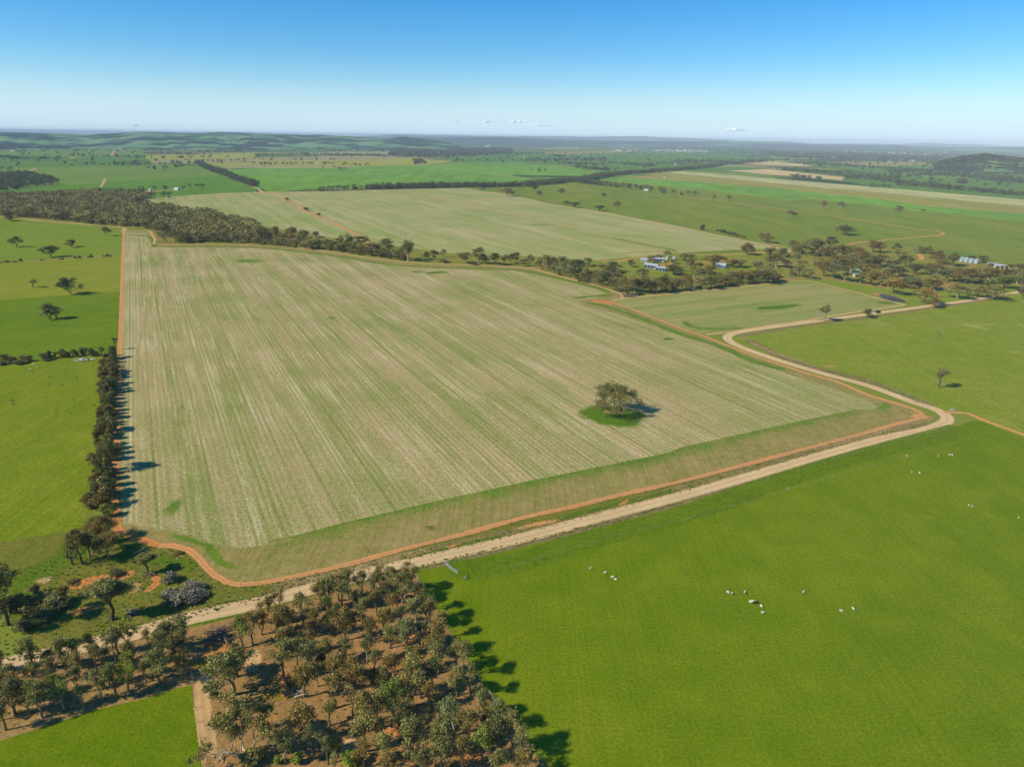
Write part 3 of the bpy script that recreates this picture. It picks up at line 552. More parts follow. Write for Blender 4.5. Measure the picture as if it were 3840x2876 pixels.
ridge('hills', [(-700, 490)]+A((0, 130), (300, 136), (600, 143), (740, 151), (900, 142), (1250, 128), (1700, 140), (1900, 128), (2212, 140))+B((400, 153), (550, 152), (900, 172), (1280, 186), (1600, 205), (1850, 245), (1950, 262)), 9000, 3200, 3000, mh1, seed=2, n=420, rows=30, rough=.22)
ridge('hills', B((980, 262), (1060, 224), (1150, 192), (1220, 172), (1280, 167), (1400, 182), (1600, 212), (1750, 240), (1800, 262)), 8200, 500, 900, mh3, seed=3, n=120)
ridge('hills', B((300, 190), (900, 185), (1500, 172), (2212, 176))+Cc((400, 192), (950, 205), (2212, 214))+D((400, 236), (1100, 240), (1200, 252), (1700, 264), (2100, 258), (2500, 262)), 15000, 4000, 4000, mh2, seed=4, n=300)
ridge('hills', B((700, 175), (1050, 160), (1200, 148), (1600, 155), (2212, 168))+Cc((150, 163), (600, 170), (1100, 167), (1700, 190), (2212, 211))+D((150, 206), (400, 228), (800, 227), (1150, 232), (1380, 222), (1700, 236), (1800, 234), (2100, 250), (2500, 256)), 26000, 4000, 3500, mh2, seed=5, n=300)
ridge('hills', D((1440, 400), (1560, 372), (1700, 345), (1880, 325), (2050, 350), (2212, 366), (2500, 372)), 4100, 420, 800, mh3, seed=7, n=120)
BL_ = .74
# ------------------------------------------------------------------ vegetation
def m_leaf(name, stops, rnd=.5, trans=.12):
    s = Sh(name); t = s.attr('tint'); oi = s.n('ObjectInfo')
    col = s.ramp(t, stops)
    r = s.ramp(oi.outputs['Random'], [(0., (1-.22*rnd, 1-.12*rnd, 1-.1*rnd, 1)), (.5, (1., 1., 1., 1)), (1., (1+.3*rnd, 1+.18*rnd, 1.05, 1))])
    col = s.mix(1., col, r, 'MULTIPLY'); col = s.mix(1., col, oi.outputs['Color'], 'MULTIPLY')
    b = s.n('BsdfPrincipled'); s.set(b.inputs['Base Color'], col); b.inputs['Roughness'].default_value = .7; b.inputs['Specular IOR Level'].default_value = .1
    tr = s.n('BsdfTranslucent'); s.set(tr.inputs[0], col); mx = s.n('MixShader'); mx.inputs[0].default_value = trans
    s.t.links.new(b.outputs[0], mx.inputs[1]); s.t.links.new(tr.outputs[0], mx.inputs[2]); s.t.links.new(mx.outputs[0], s.out.inputs[0])
    return s.m
LEAF = m_leaf('gum_leaves', [(0., C(86, 83, 45)), (.35, C(119, 113, 66)), (.65, C(150, 141, 90)), (1., C(184, 174, 122))])
LEAF_FAR_SHADED = m_leaf('far_leaves_painted_shade', [(0., C(62, 68, 42)), (.35, C(84, 90, 58)), (.65, C(104, 106, 72)), (1., C(130, 130, 98))])  # darker leaf colours: self-shadow the coarse far crowns lack is painted in
s = Sh('bark'); oi = s.n('ObjectInfo'); nb = s.noise(1.5, 4, .7, s.mp(0, (1, 1, .3)))
M['bark'] = s.surf(s.mix(1., s.ramp(nb, [(.3, C(84, 70, 56)), (.55, C(150, 136, 116)), (.75, C(196, 184, 164))]), oi.outputs['Color'], 'MULTIPLY'), .85)
s = Sh('twigs'); oi = s.n('ObjectInfo'); M['twig'] = s.surf(s.mix(1., C(128, 124, 116), oi.outputs['Color'], 'MULTIPLY'), .9)
def skeleton(rng, h, clear, spread, nl, depth, up=.55, lean=0., ex=2.1):
    paths = []; tips = []
    def grow(p, d, L, r, k):
        path = [(p.copy(), r)]; q = p.copy(); dd = d.copy()
        for i in range(3):
            dd = dd+np.array([rng.gauss(0, .16), rng.gauss(0, .16), rng.gauss(.05, .1)]); dd /= np.linalg.norm(dd)
            q = q+dd*L/3; path.append((q.copy(), r*(1-.14*(i+1))))
        paths.append(path)
        if k == 0: tips.append(q); return
        m = rng.choice((2, 3)) if k > 1 else rng.choice((2, 3, 3))
        a0 = rng.uniform(0, 6.28)
        for i in range(m):
            a = a0+6.28*i/m+rng.gauss(0, .4); t = rng.uniform(.35, .8)
            perp = np.cross(dd, [0, 0, 1.]) if abs(dd[2]) < .95 else np.array([1., 0, 0]); perp /= np.linalg.norm(perp); p2 = np.cross(dd, perp)
            nd = dd*math.cos(t)+(perp*math.cos(a)+p2*math.sin(a))*math.sin(t); nd[2] += .12; nd /= np.linalg.norm(nd)
            grow(q, nd, L*rng.uniform(.62, .85), r*.58, k-1)
        if k == 1 and rng.random() < .5: tips.append((p+q)/2)
    r0 = .028*h; b = np.array([0., 0, 0]); tp = np.array([lean*h, 0, clear*h]); mid = (b+tp)/2+np.array([rng.gauss(0, .014)*h, rng.gauss(0, .014)*h, 0])
    paths.append([(b-np.array([0, 0, .3]), r0*1.5), (b+np.array([0, 0, .25]), r0*1.15), (mid, r0), (tp, r0*.85)])
    a0 = rng.uniform(0, 6.28)
    for i in range(nl):
        a = a0+6.28*i/nl+rng.gauss(0, .3); o = rng.uniform(.25, 1.)*(1-up)*1.6
        d = np.array([math.cos(a)*o, math.sin(a)*o, 1.]); d /= np.linalg.norm(d)
        grow(tp-np.array([0, 0, rng.uniform(0, .25)*clear*h]), d, h*(1-clear)*.42, r0*.62, depth)
    T = np.array(tips); zmin, zmax = clear*h, T[:, 2].max(); rr = np.percentile(np.hypot(T[:, 0], T[:, 1]), 88)
    sz = (h*.93-clear*h)/(zmax-zmin); sx = spread/max(rr, 1e-3)
    def tf(p):
        q = np.array(p, float); zn = 0.
        if q[2] > clear*h:
            zn = min(1.1, (q[2]-clear*h)/(zmax-zmin)); q[2] = clear*h+(zn**ex)*(h*.93-clear*h)
        f = min(1., max(0., (q[2]-clear*h*.6)/(h*.2))); k = (1+(sx-1)*f)*(1.2-.5*(zn**ex)**2)
        q[0] *= k; q[1] *= k
        return q
    return [[(tf(p), r) for p, r in pa] for pa in paths], [tf(t) for t in tips]
def leaves(rng, tips, n, size, cr, flat=.7, droop=.3):
    rs = np.random.RandomState(rng.randrange(10**6)); V = []; tint = []
    for t in tips:
        c = cr*rs.uniform(.6, 1.25); tc = rs.rand(); m = max(3, int(n*rs.uniform(.6, 1.3)*(c/cr)**2))
        d = rs.randn(m, 3); d /= np.linalg.norm(d, axis=1)[:, None]; r = rs.rand(m)**.45
        sub = rs.randn(3, 3)*.45; d = d*r[:, None]*np.array([1, 1, flat])+sub[rs.randint(0, 3, m)]*np.array([1, 1, .6])
        P = np.asarray(t)+d*c
        a = rs.randn(m, 3); a[:, 2] -= droop*2; a /= np.linalg.norm(a, axis=1)[:, None]
        b = np.cross(a, rs.randn(m, 3)); b /= np.linalg.norm(b, axis=1)[:, None]+1e-9
        sz = size*rs.uniform(.55, 1.35, m)[:, None]; a = a*sz*.75; b = b*sz*.42
        q = np.stack([P-a, P-b*1., P+a, P+b*1.], 1).reshape(-1, 3); V.append(q)
        tt = np.clip(.5+(tc-.5)*.55+rs.randn(m)*.14, 0, 1); tint.append(np.repeat(tt, 4))
    V = np.concatenate(V); Q = np.arange(len(V)).reshape(-1, 4)
    return V, Q, np.concatenate(tint)
def make_variant(key, seed, h, clear, spread, nl, depth, leafn, leafs, cr, up=.55, lean=0., sides=5, flat=.7, bare=False, low=False, ex=2.1):
    rng = random.Random(seed); paths, tips = skeleton(rng, h, clear, spread, nl, depth, up, lean, ex)
    Vt, Qt = tubes(paths, sides); tm = mesh_np(key+'_trunk', Vt, Qt, smooth=True); tm.materials.append(M['twig'] if bare else M['bark'])
    d = dict(h=h, w=spread*2+cr*1.2, trunk=tm, crown=None, tv=(np.array(Vt), np.array(Qt)))
    if low: tips = tips+[np.array([rng.uniform(-.6, .6)*spread, rng.uniform(-.6, .6)*spread, rng.uniform(.08, .4)*h]) for _ in range(12)]
    if not bare:
        V, Q, t = leaves(rng, tips, leafn, leafs, cr, flat); V[:, 2] = np.maximum(V[:, 2], .05)
        cm = mesh_np(key+'_crown', V, Q, {'tint': t}); cm.materials.append(LEAF); d['crown'] = cm; d['lv'] = (V, Q, t)
        d['h'] = float(np.percentile(V[:, 2], 99.5)); d['w'] = float(np.percentile(np.abs(V[:, 0]), 97)+np.percentile(np.abs(V[:, 1]), 97))
    else:
        d['h'] = max(v[2] for v in Vt)
    return d
VAR = {}
for i in range(9):   # plantation gums: slim, several stems, thin feathery crown on top
    VAR['p%d' % i] = make_variant('p%d' % i, 100+i, 8, (.3, .38, .22, .34, .42, .28, .18, .36, .3)[i], (1.35, 1.6, 1.9, 1.25, 1.45, 1.7, 1.6, 1.9, 1.2)[i], (3, 3, 4, 2, 3, 3, 5, 4, 2)[i], 2, 105, .2, .7, up=.62, flat=.9, ex=1.5)
for i in range(6):   # creek gums, seen from half a kilometre
    VAR['c%d' % i] = make_variant('c%d' % i, 200+i, 13, (.25, .3, .18, .28, .22, .34)[i], (4.2, 3.8, 4.8, 3.4, 5.2, 3.2)[i], (4, 4, 5, 3, 5, 3)[i], 2, 75, .5, 1.6, up=.5, ex=1.8)
for i in range(4):   # broad paddock trees
    VAR['b%d' % i] = make_variant('b%d' % i, 300+i, 13, (.16, .2, .14, .24)[i], (7.5, 6.5, 8.2, 5.5)[i], (5, 5, 6, 4)[i], 3, 110, .34, 1.5, up=.3, flat=.65, ex=1.8)
for i in range(4):   # bushy belt trees, leafy almost to the ground
    VAR['s%d' % i] = make_variant('s%d' % i, 400+i, 5.5, .08, (1.5, 1.7, 1.3, 1.9)[i], 5, 2, 70, .30, .75, up=.6, low=True)
for i in range(3):   # leafless
    VAR['d%d' % i] = make_variant('d%d' % i, 500+i, 10, .22, (2.6, 3.4, 2.2)[i], (4, 6, 3)[i], 4, 0, 0, 0, up=.5, bare=True, sides=4)
for i in range(2):   # leafless grey thicket
    VAR['t%d' % i] = make_variant('t%d' % i, 520+i, 4, .05, 2.6, 10, 2, 34, .4, .9, up=.35, sides=3, ex=1.3); VAR['t%d' % i]['crown'].materials[0] = M['twig']
VAR['w0'] = make_variant('w0', 611, 17, .14, 6.6, 4, 3, 130, .34, 1.15, up=.45, flat=.65)   # big white-limbed gums
VAR['w1'] = make_variant('w1', 612, 17, .3, 4.6, 3, 3, 130, .34, 1.2, up=.6, flat=.65)
VAR['w2'] = make_variant('w2', 613, 12, .5, 2.4, 4, 2, 420, .26, 1.15, up=.45, flat=.85, ex=1.25)    # tall bare trunk, round head
VAR['L'] = make_variant('lone', 644, 12, .1, 8.6, 6, 3, 95, .34, 1.6, up=.26, flat=.8, ex=1.4, low=False)
HUE = {'olive': (1, 1.02, .95, 1), 'rusty': (1.12, .9, .76, 1), 'grey-green': (.86, .95, 1.1, 1), 'yellow-green': (1.15, 1.3, .6, 1), 'dark': (.62, .68, .66, 1), 'pale': (1.2, 1.22, 1.15, 1), 'green': (.8, 1.1, .62, 1), 'bright green': (1.0, 1.6, .5, 1), 'brown': (1.0, .84, .74, 1)}
BK = {'pale': (1.35, 1.3, 1.22, 1), 'brown': (.7, .66, .6, 1), 'grey': (1., 1., 1., 1), 'dark': (.42, .4, .38, 1), 'white': (1.7, 1.65, 1.6, 1)}
NTREE = [0]; trng = random.Random(77)
def place(xy, var, h, wpx=None, label='', cat='tree', group=None, hue='olive', bark='grey', name='gum_tree', rz=None, wm=None):
    v = VAR[var]; NTREE[0] += 1
    o = empty(name, (xy[0], xy[1], 0.), trng.uniform(0, 6.28) if rz is None else rz)
    sz = h/v['h']; sx = (wm/v['w']) if wm else sz*trng.uniform(.9, 1.12)
    o.scale = (sx, sx, sz); tag(o, label, cat, group)
    if var[0] == 'c' and wm: o.scale[0] *= 1.18; o.scale[1] *= 1.18
    hc = HUE[hue]; j = trng.uniform(.9, 1.1)*(1.12 if var[0] == 'p' else 1)
    t = new_obj('trunk', v['trunk'], o); t.color = BK[bark]
    if v['crown']:
        c = new_obj('crown', v['crown'], o); c.color = (hc[0]*j, hc[1]*j, hc[2]*j, 1)
    else: t.color = BK[bark]
    return o
def px_place(px, py, ty, wpx, var, label, **k):
    h = max(1.2, top_h(px, py, ty)); x, y = G(px, py); dist_ = math.sqrt(x*x+y*y+H*H); wm = wpx/F*dist_ if wpx else None
    return place((x, y), var, h, label=label, wm=wm, **k)
HN = {'olive': 'olive-green', 'rusty': 'rusty brown-green', 'grey-green': 'grey-green', 'yellow-green': 'yellow-green', 'dark': 'dark green', 'pale': 'pale olive', 'green': 'fresh green', 'brown': 'brownish', 'bright green': 'bright green'}
# --- foreground plantation
edge = K2((1147, 330), (1185, 400), (1215, 450), (1300, 500), (1262, 618), (1378, 700), (1420, 750), (1378, 865), (1468, 872), (1552, 1015), (1650, 1090), (1735, 1230), (1800, 1300), (1540, 1290))
front = K2((180, 400), (250, 362), (402, 412), (520, 320), (560, 300), (632, 262), (690, 240), (780, 215), (860, 240), (900, 200), (965, 215), (1030, 195), (1085, 205))
inner = K2((15, 560), (80, 540), (295, 500), (590, 470), (715, 820), (605, 945), (415, 870), (280, 755), (820, 1090), (1015, 950), (1150, 880), (1045, 1130), (1358, 1120), (290, 1290), (560, 1300), (880, 1020), (975, 1010), (1110, 860), (400, 1170), (300, 620), (1460, 1180), (1290, 1260), (1100, 1250), (800, 1220), (930, 1290), (1640, 1250))
plpoly = GA(K2((60, 470), (300, 430), (640, 290), (1120, 220), (1220, 430), (1380, 640), (1480, 840), (1640, 1060), (1780, 1260), (1850, 1420), (350, 1420), (480, 1240), (700, 1210), (520, 1010), (690, 960), (430, 800), (220, 600)))
fixed = GA(edge+front+inner)
holes = [(p[0], p[1], 3.2) for p in fixed]+[G(*K2(q)[0])+(r_,) for q, r_ in (((330, 860), 4.5), ((140, 590), 4.5), ((700, 1230), 5), ((940, 680), 3.5), ((1420, 930), 5), ((650, 870), 3.5), ((1120, 380), 3), ((1000, 1100), 3.5))]
fill = scatter(plpoly, 3.9, 11, 6000, holes, 56)
pr = random.Random(5)
def hue_pick(): return pr.choices(['olive', 'rusty', 'grey-green', 'dark', 'pale', 'green', 'brown'], [34, 20, 12, 10, 8, 4, 18])[0]
def zone_lab(x, y):
    px, py = proj(x, y, 0); 
    if py > 2700: return 'at the near end of the plantation'
    if px > 1560+(py-2200)*.62: return 'on the plantation edge beside the bright green crop'
    if py < 2345: return 'in the plantation close to the gravel road'
    return 'in the western half of the plantation' if px < 1350 else 'in the middle of the plantation'
for k, (x, y) in enumerate(fixed+fill):
    hu = hue_pick(); bk = pr.choices(['pale', 'brown', 'grey', 'dark'], [28, 30, 25, 12])[0]
    h = pr.uniform(7.4, 10.6) if k < len(fixed) else pr.uniform(5.6, 9.8); var = 'p%d' % pr.randrange(9)
    lb = '%s %s gum, %s trunk, %s' % ('tall' if h > 8.8 else 'low' if h < 6.8 else 'slender', HN[hu], bk, zone_lab(x, y))
    place((x, y), var, h, label=lb, group='gum trees of the foreground plantation', hue=hu, bark=bk, name='young_gum_tree')
for i, (q, h) in enumerate(zip(K2((310, 390), (330, 800), (640, 735), (860, 780), (370, 1290), (700, 1310), (520, 660), (1090, 610), (600, 1215), (1560, 1180), (240, 1300)), (3.2, 2.2, 3, 3.8, 2.4, 3.6, 3, 3, 3.4, 4, 2.2))):
    hu = ('dark', 'dark', 'bright green', 'dark', 'bright green', 'bright green', 'dark', 'dark', 'yellow-green', 'dark', 'bright green')[i]
    place(G(*q), 's%d' % (i % 4), h, label='%s %s bush growing between the plantation trunks' % (('dense', 'round', 'squat', 'leafy')[i % 4], HN[hu]), cat='bush', name='bush', hue=hu, group='bushes in the foreground plantation')
# --- belt by the road, bottom left
blpoly = GA(K1((-60, 760), (200, 745), (480, 720), (700, 650), (880, 590), (1200, 520), (1560, 480), (1500, 700), (1560, 790), (1300, 880), (1000, 960), (700, 1040), (400, 1120), (-60, 1270)))
blfix = GA(K1((40, 820), (280, 745), (550, 735), (650, 720), (760, 660), (980, 590), (1075, 560), (1390, 560), (1350, 640), (1480, 700), (1080, 930), (970, 960), (850, 980), (350, 1130), (240, 1100), (1320, 850), (1510, 530), (130, 1100), (1620, 790))[:-1])
for k, (x, y) in enumerate(blfix+scatter(blpoly, 3.7, 21, 6000, [(p[0], p[1], 3.2) for p in blfix], 40)):
    hu = pr.choices(['olive', 'rusty', 'grey-green', 'dark', 'yellow-green', 'green'], [34, 16, 12, 14, 12, 10])[0]; bk = pr.choice(['pale', 'brown', 'dark', 'grey']); px, py = proj(x, y, 0)
    h = pr.uniform(7.4, 10) if k < len(blfix) else pr.uniform(5.4, 8.6)
    zl = 'beside the gravel road' if py < 2560-(px*.2) else 'backing onto the corner crop paddock' if py > 2720-px*.27 else 'in the middle of the roadside belt'
    place((x, y), 'p%d' % pr.randrange(9), h, label='%s %s gum, %s stems, %s' % ('tall' if h > 8 else 'small', HN[hu], bk, zl), group='gum trees of the roadside belt at bottom left', hue=hu, bark=bk, name='young_gum_tree')
# big foreground gums
px_place(*K5((828, 1470))[0], 2625, 235, 'w0', 'largest gum, wide open crown on forking white limbs, at the plantation fence corner', bark='white', hue='olive', rz=2.4)
px_place(*K5((655, 570))[0], 2440, 150, 'w1', 'tall leaning gum with dark trunk and bleached broken top beside the corner paddock fence', bark='pale', hue='olive', rz=1.)
px_place(*K5((705, 320))[0], 2448, 80, 'w2', 'dark dense gum behind the bleached leaning gum', bark='dark', hue='dark', rz=1.)
px_place(*K5((900, 1490))[0], 2810, 70, 's1', 'squat olive bush at the foot of the largest white-limbed gum', cat='bush', name='bush', hue='olive')
px_place(*K1((1600, 790))[0], 2495, 20, 'd2', 'dead white sapling stump at the corner of the plantation fence', name='dead_tree', bark='white')
# --- bottom-left creek corner
lst = [(K4((858, 680))[0], 2012, 78, 'd1', 'bare leafless tree standing at the end of the long shelterbelt', 'dark', 'olive'),
 (K4((975, 680))[0], 1988, 62, 'w1', 'tall dark-leaved gum right of the bare leafless tree', 'dark', 'brown'),
 (K4((1075, 630))[0], 1998, 36, 'p1', 'thin gum between the tall dark gum and the spreading gum', 'dark', 'dark'),
 (K4((1285, 590))[0], 2005, 100, 'b3', 'broad purple-brown gum with pale stems at the south end of the shelterbelt', 'pale', 'brown'),
 (K4((1210, 400))[0], 1935, 100, 'b1', 'big dense brown-green gum at the south end of the shelterbelt', 'brown', 'brown'),
 (K4((1745, 790))[0], 2078, 56, 'w2', 'round-headed gum with fallen timber at its foot above the orange dam bank', 'brown', 'olive'),
 (K4((1335, 1340))[0], 2175, 92, 'w2', 'lone gum with long bare trunk and round head standing by the dam', 'dark', 'olive'),
 (K4((95, 1400))[0], 2130, 110, 'w1', 'tall ragged gum at the left frame edge above the dark creek bed', 'dark', 'olive'),
 (K4((20, 1250))[0], 2150, 90, 'w0', 'dark gum cut by the left frame edge by the creek', 'dark', 'dark'),
 (K4((430, 1020))[0], 2192, 22, 's2', 'small conical dark tree in the grass beside the creek', 'dark', 'dark'),
 (K4((765, 1110))[0], 2195, 42, 'p6', 'wispy brown-leaved gum at the left end of the dam bank', 'dark', 'brown')]
for q, ty, wp, va, lb, bk, hu in lst: px_place(q[0], q[1], ty, wp, va, lb, bark=bk, hue=hu, name='bare_tree' if va[0] == 'd' else 'gum_tree')
for i, (q, h, wm_, hu) in enumerate(((K4((660, 1180))[0], 3.2, 7, 'grey-green'), (K4((560, 1150))[0], 2.5, 5, 'dark'), (K4((470, 1180))[0], 3, 6, 'dark'), (K4((300, 1440))[0], 2.6, 5, 'dark'), (K4((860, 905))[0], 1.1, 3.2, 'brown'), (K4((1360, 810))[0], 1.5, 3.6, 'dark'), (K4((560, 1290))[0], 2.2, 6, 'dark'), (K4((180, 1200))[0], 3.6, 6, 'dark'), (K4((2110, 560))[0], 1., 2.6, 'brown'))):
    place(G(*q), 's%d' % (i % 4), h, wm=wm_, label='%s %s bush on the creek bank at lower left, %s' % (('tangled', 'low', 'leafy')[i % 3], HN[hu], ('left of the dam', 'by the dam bank', 'near the creek bed')[i % 3]), cat='bush', name='bush', hue=hu, group='bushes on the lower left creek bank')
for i, (q, h, wm_) in enumerate(((F1((1180, 960))[0], 3.2, 6.5), (F1((1110, 940))[0], 2.6, 5.5), (F1((1240, 950))[0], 2.8, 5.5), (F1((1110, 830))[0], 2.6, 4), (F1((850, 1040))[0], 1., 2.6), (F1((1250, 880))[0], 2.4, 5), (F1((1290, 930))[0], 2., 4))):
    o = place(G(*q), 't%d' % (i % 2), h, wm=wm_, label='%s leafless grey-purple shrub in the thicket between dam and gravel road' % ('tall' if h > 3 else 'low'), cat='shrub', name='bare_shrub', bark='grey', group='leafless grey shrubs beside the dam')
    for ch in o.children: ch.color = (1.5, 1.42, 1.4, 1)
# --- long shelterbelt, two rows, and the hedge row running left from it
def row(pts, step, seed, hs, label, group, hues, wv=(.9, 1.3), skip=.04, var='s', cat='tree', name='belt_tree', jit=.6):
    rg = random.Random(seed); S = spline(GA(pts), step)
    for i, p in enumerate(S):
        if rg.random() < skip: continue
        hu = rg.choice(hues); h = rg.uniform(*hs); va = var+str(rg.randrange(4)); py = proj(p[0], p[1], 0)[1]
        place((p[0]+rg.uniform(-jit, jit), p[1]+rg.uniform(-jit, jit)), va, h, wm=VAR[va]['w']*h/VAR[va]['h']*rg.uniform(*wv), label=label(hu, h, py), cat=cat, group=group, hue=hu, bark='dark', name=name)
def sb(side): return lambda hu, h, py: '%s %s bushy tree in the %s row of the long shelterbelt, %s' % ('tall' if h > 5.6 else 'short', HN[hu], side, 'far end' if py < 1480 else 'middle stretch' if py < 1720 else 'near end')
row([(425, 1325), (420, 1450), (414, 1600), (404, 1760), (395, 1900)], 4.9, 31, (4., 7.2), sb('field-side'), 'trees of the long shelterbelt', ['brown', 'olive', 'brown', 'dark', 'olive'], wv=(.75, 1.1), jit=.9, skip=.08)
row([(400, 1350), (392, 1450), (380, 1600), (368, 1750), (352, 1900)], 5.2, 32, (3.2, 6.), sb('pasture-side'), 'trees of the long shelterbelt', ['brown', 'olive', 'brown', 'dark'], wv=(.85, 1.3), jit=1.2, skip=.1)
px_place(415, 1765, 1650, 68, 'b3', 'tallest broad tree in the shelterbelt, halfway down its near part', hue='olive', bark='dark')
px_place(434, 1312, 1265, 20, 'p3', 'tall thin one-sided tree at the far tip of the shelterbelt', hue='olive', bark='dark')
px_place(400, 1800, 1752, 38, 's1', 'yellow-green rounded tree in the near part of the shelterbelt', hue='yellow-green', bark='dark'); px_place(405, 1935, 1890, 40, 's3', 'yellow-green rounded tree near the south end of the shelterbelt', hue='yellow-green', bark='dark')
hed = ((35, 415, 360, 50), (70, 418, 375, 42), (125, 424, 398, 50), (148, 405, 367, 48), (95, 418, 382, 34), (192, 408, 370, 34), (283, 400, 352, 44), (300, 402, 380, 40), (326, 388, 338, 36), (362, 380, 345, 26), (411, 380, 326, 38), (443, 375, 342, 26), (480, 378, 330, 34), (502, 374, 340, 24), (535, 365, 315, 30), (560, 365, 318, 30), (597, 370, 322, 34), (628, 370, 345, 32), (660, 362, 310, 26), (15, 428, 402, 44))
for i, (x, y, t, wp) in enumerate(hed):
    q = E1((x, y), (x, t)); px_place(q[0][0], q[0][1], q[1][1], wp/1.728, 's%d' % (i % 4) if i % 3 else 'p2', '%s hedgerow tree between the two left pastures, %s' % (('dense round', 'slim', 'shaggy')[i % 3], 'near the left frame edge' if x < 210 else 'near the shelterbelt' if x > 520 else 'in the middle of the row'), hue=('dark', 'brown', 'olive', 'grey-green')[i % 4], bark='dark', group='hedgerow trees between the left pastures', name='belt_tree')
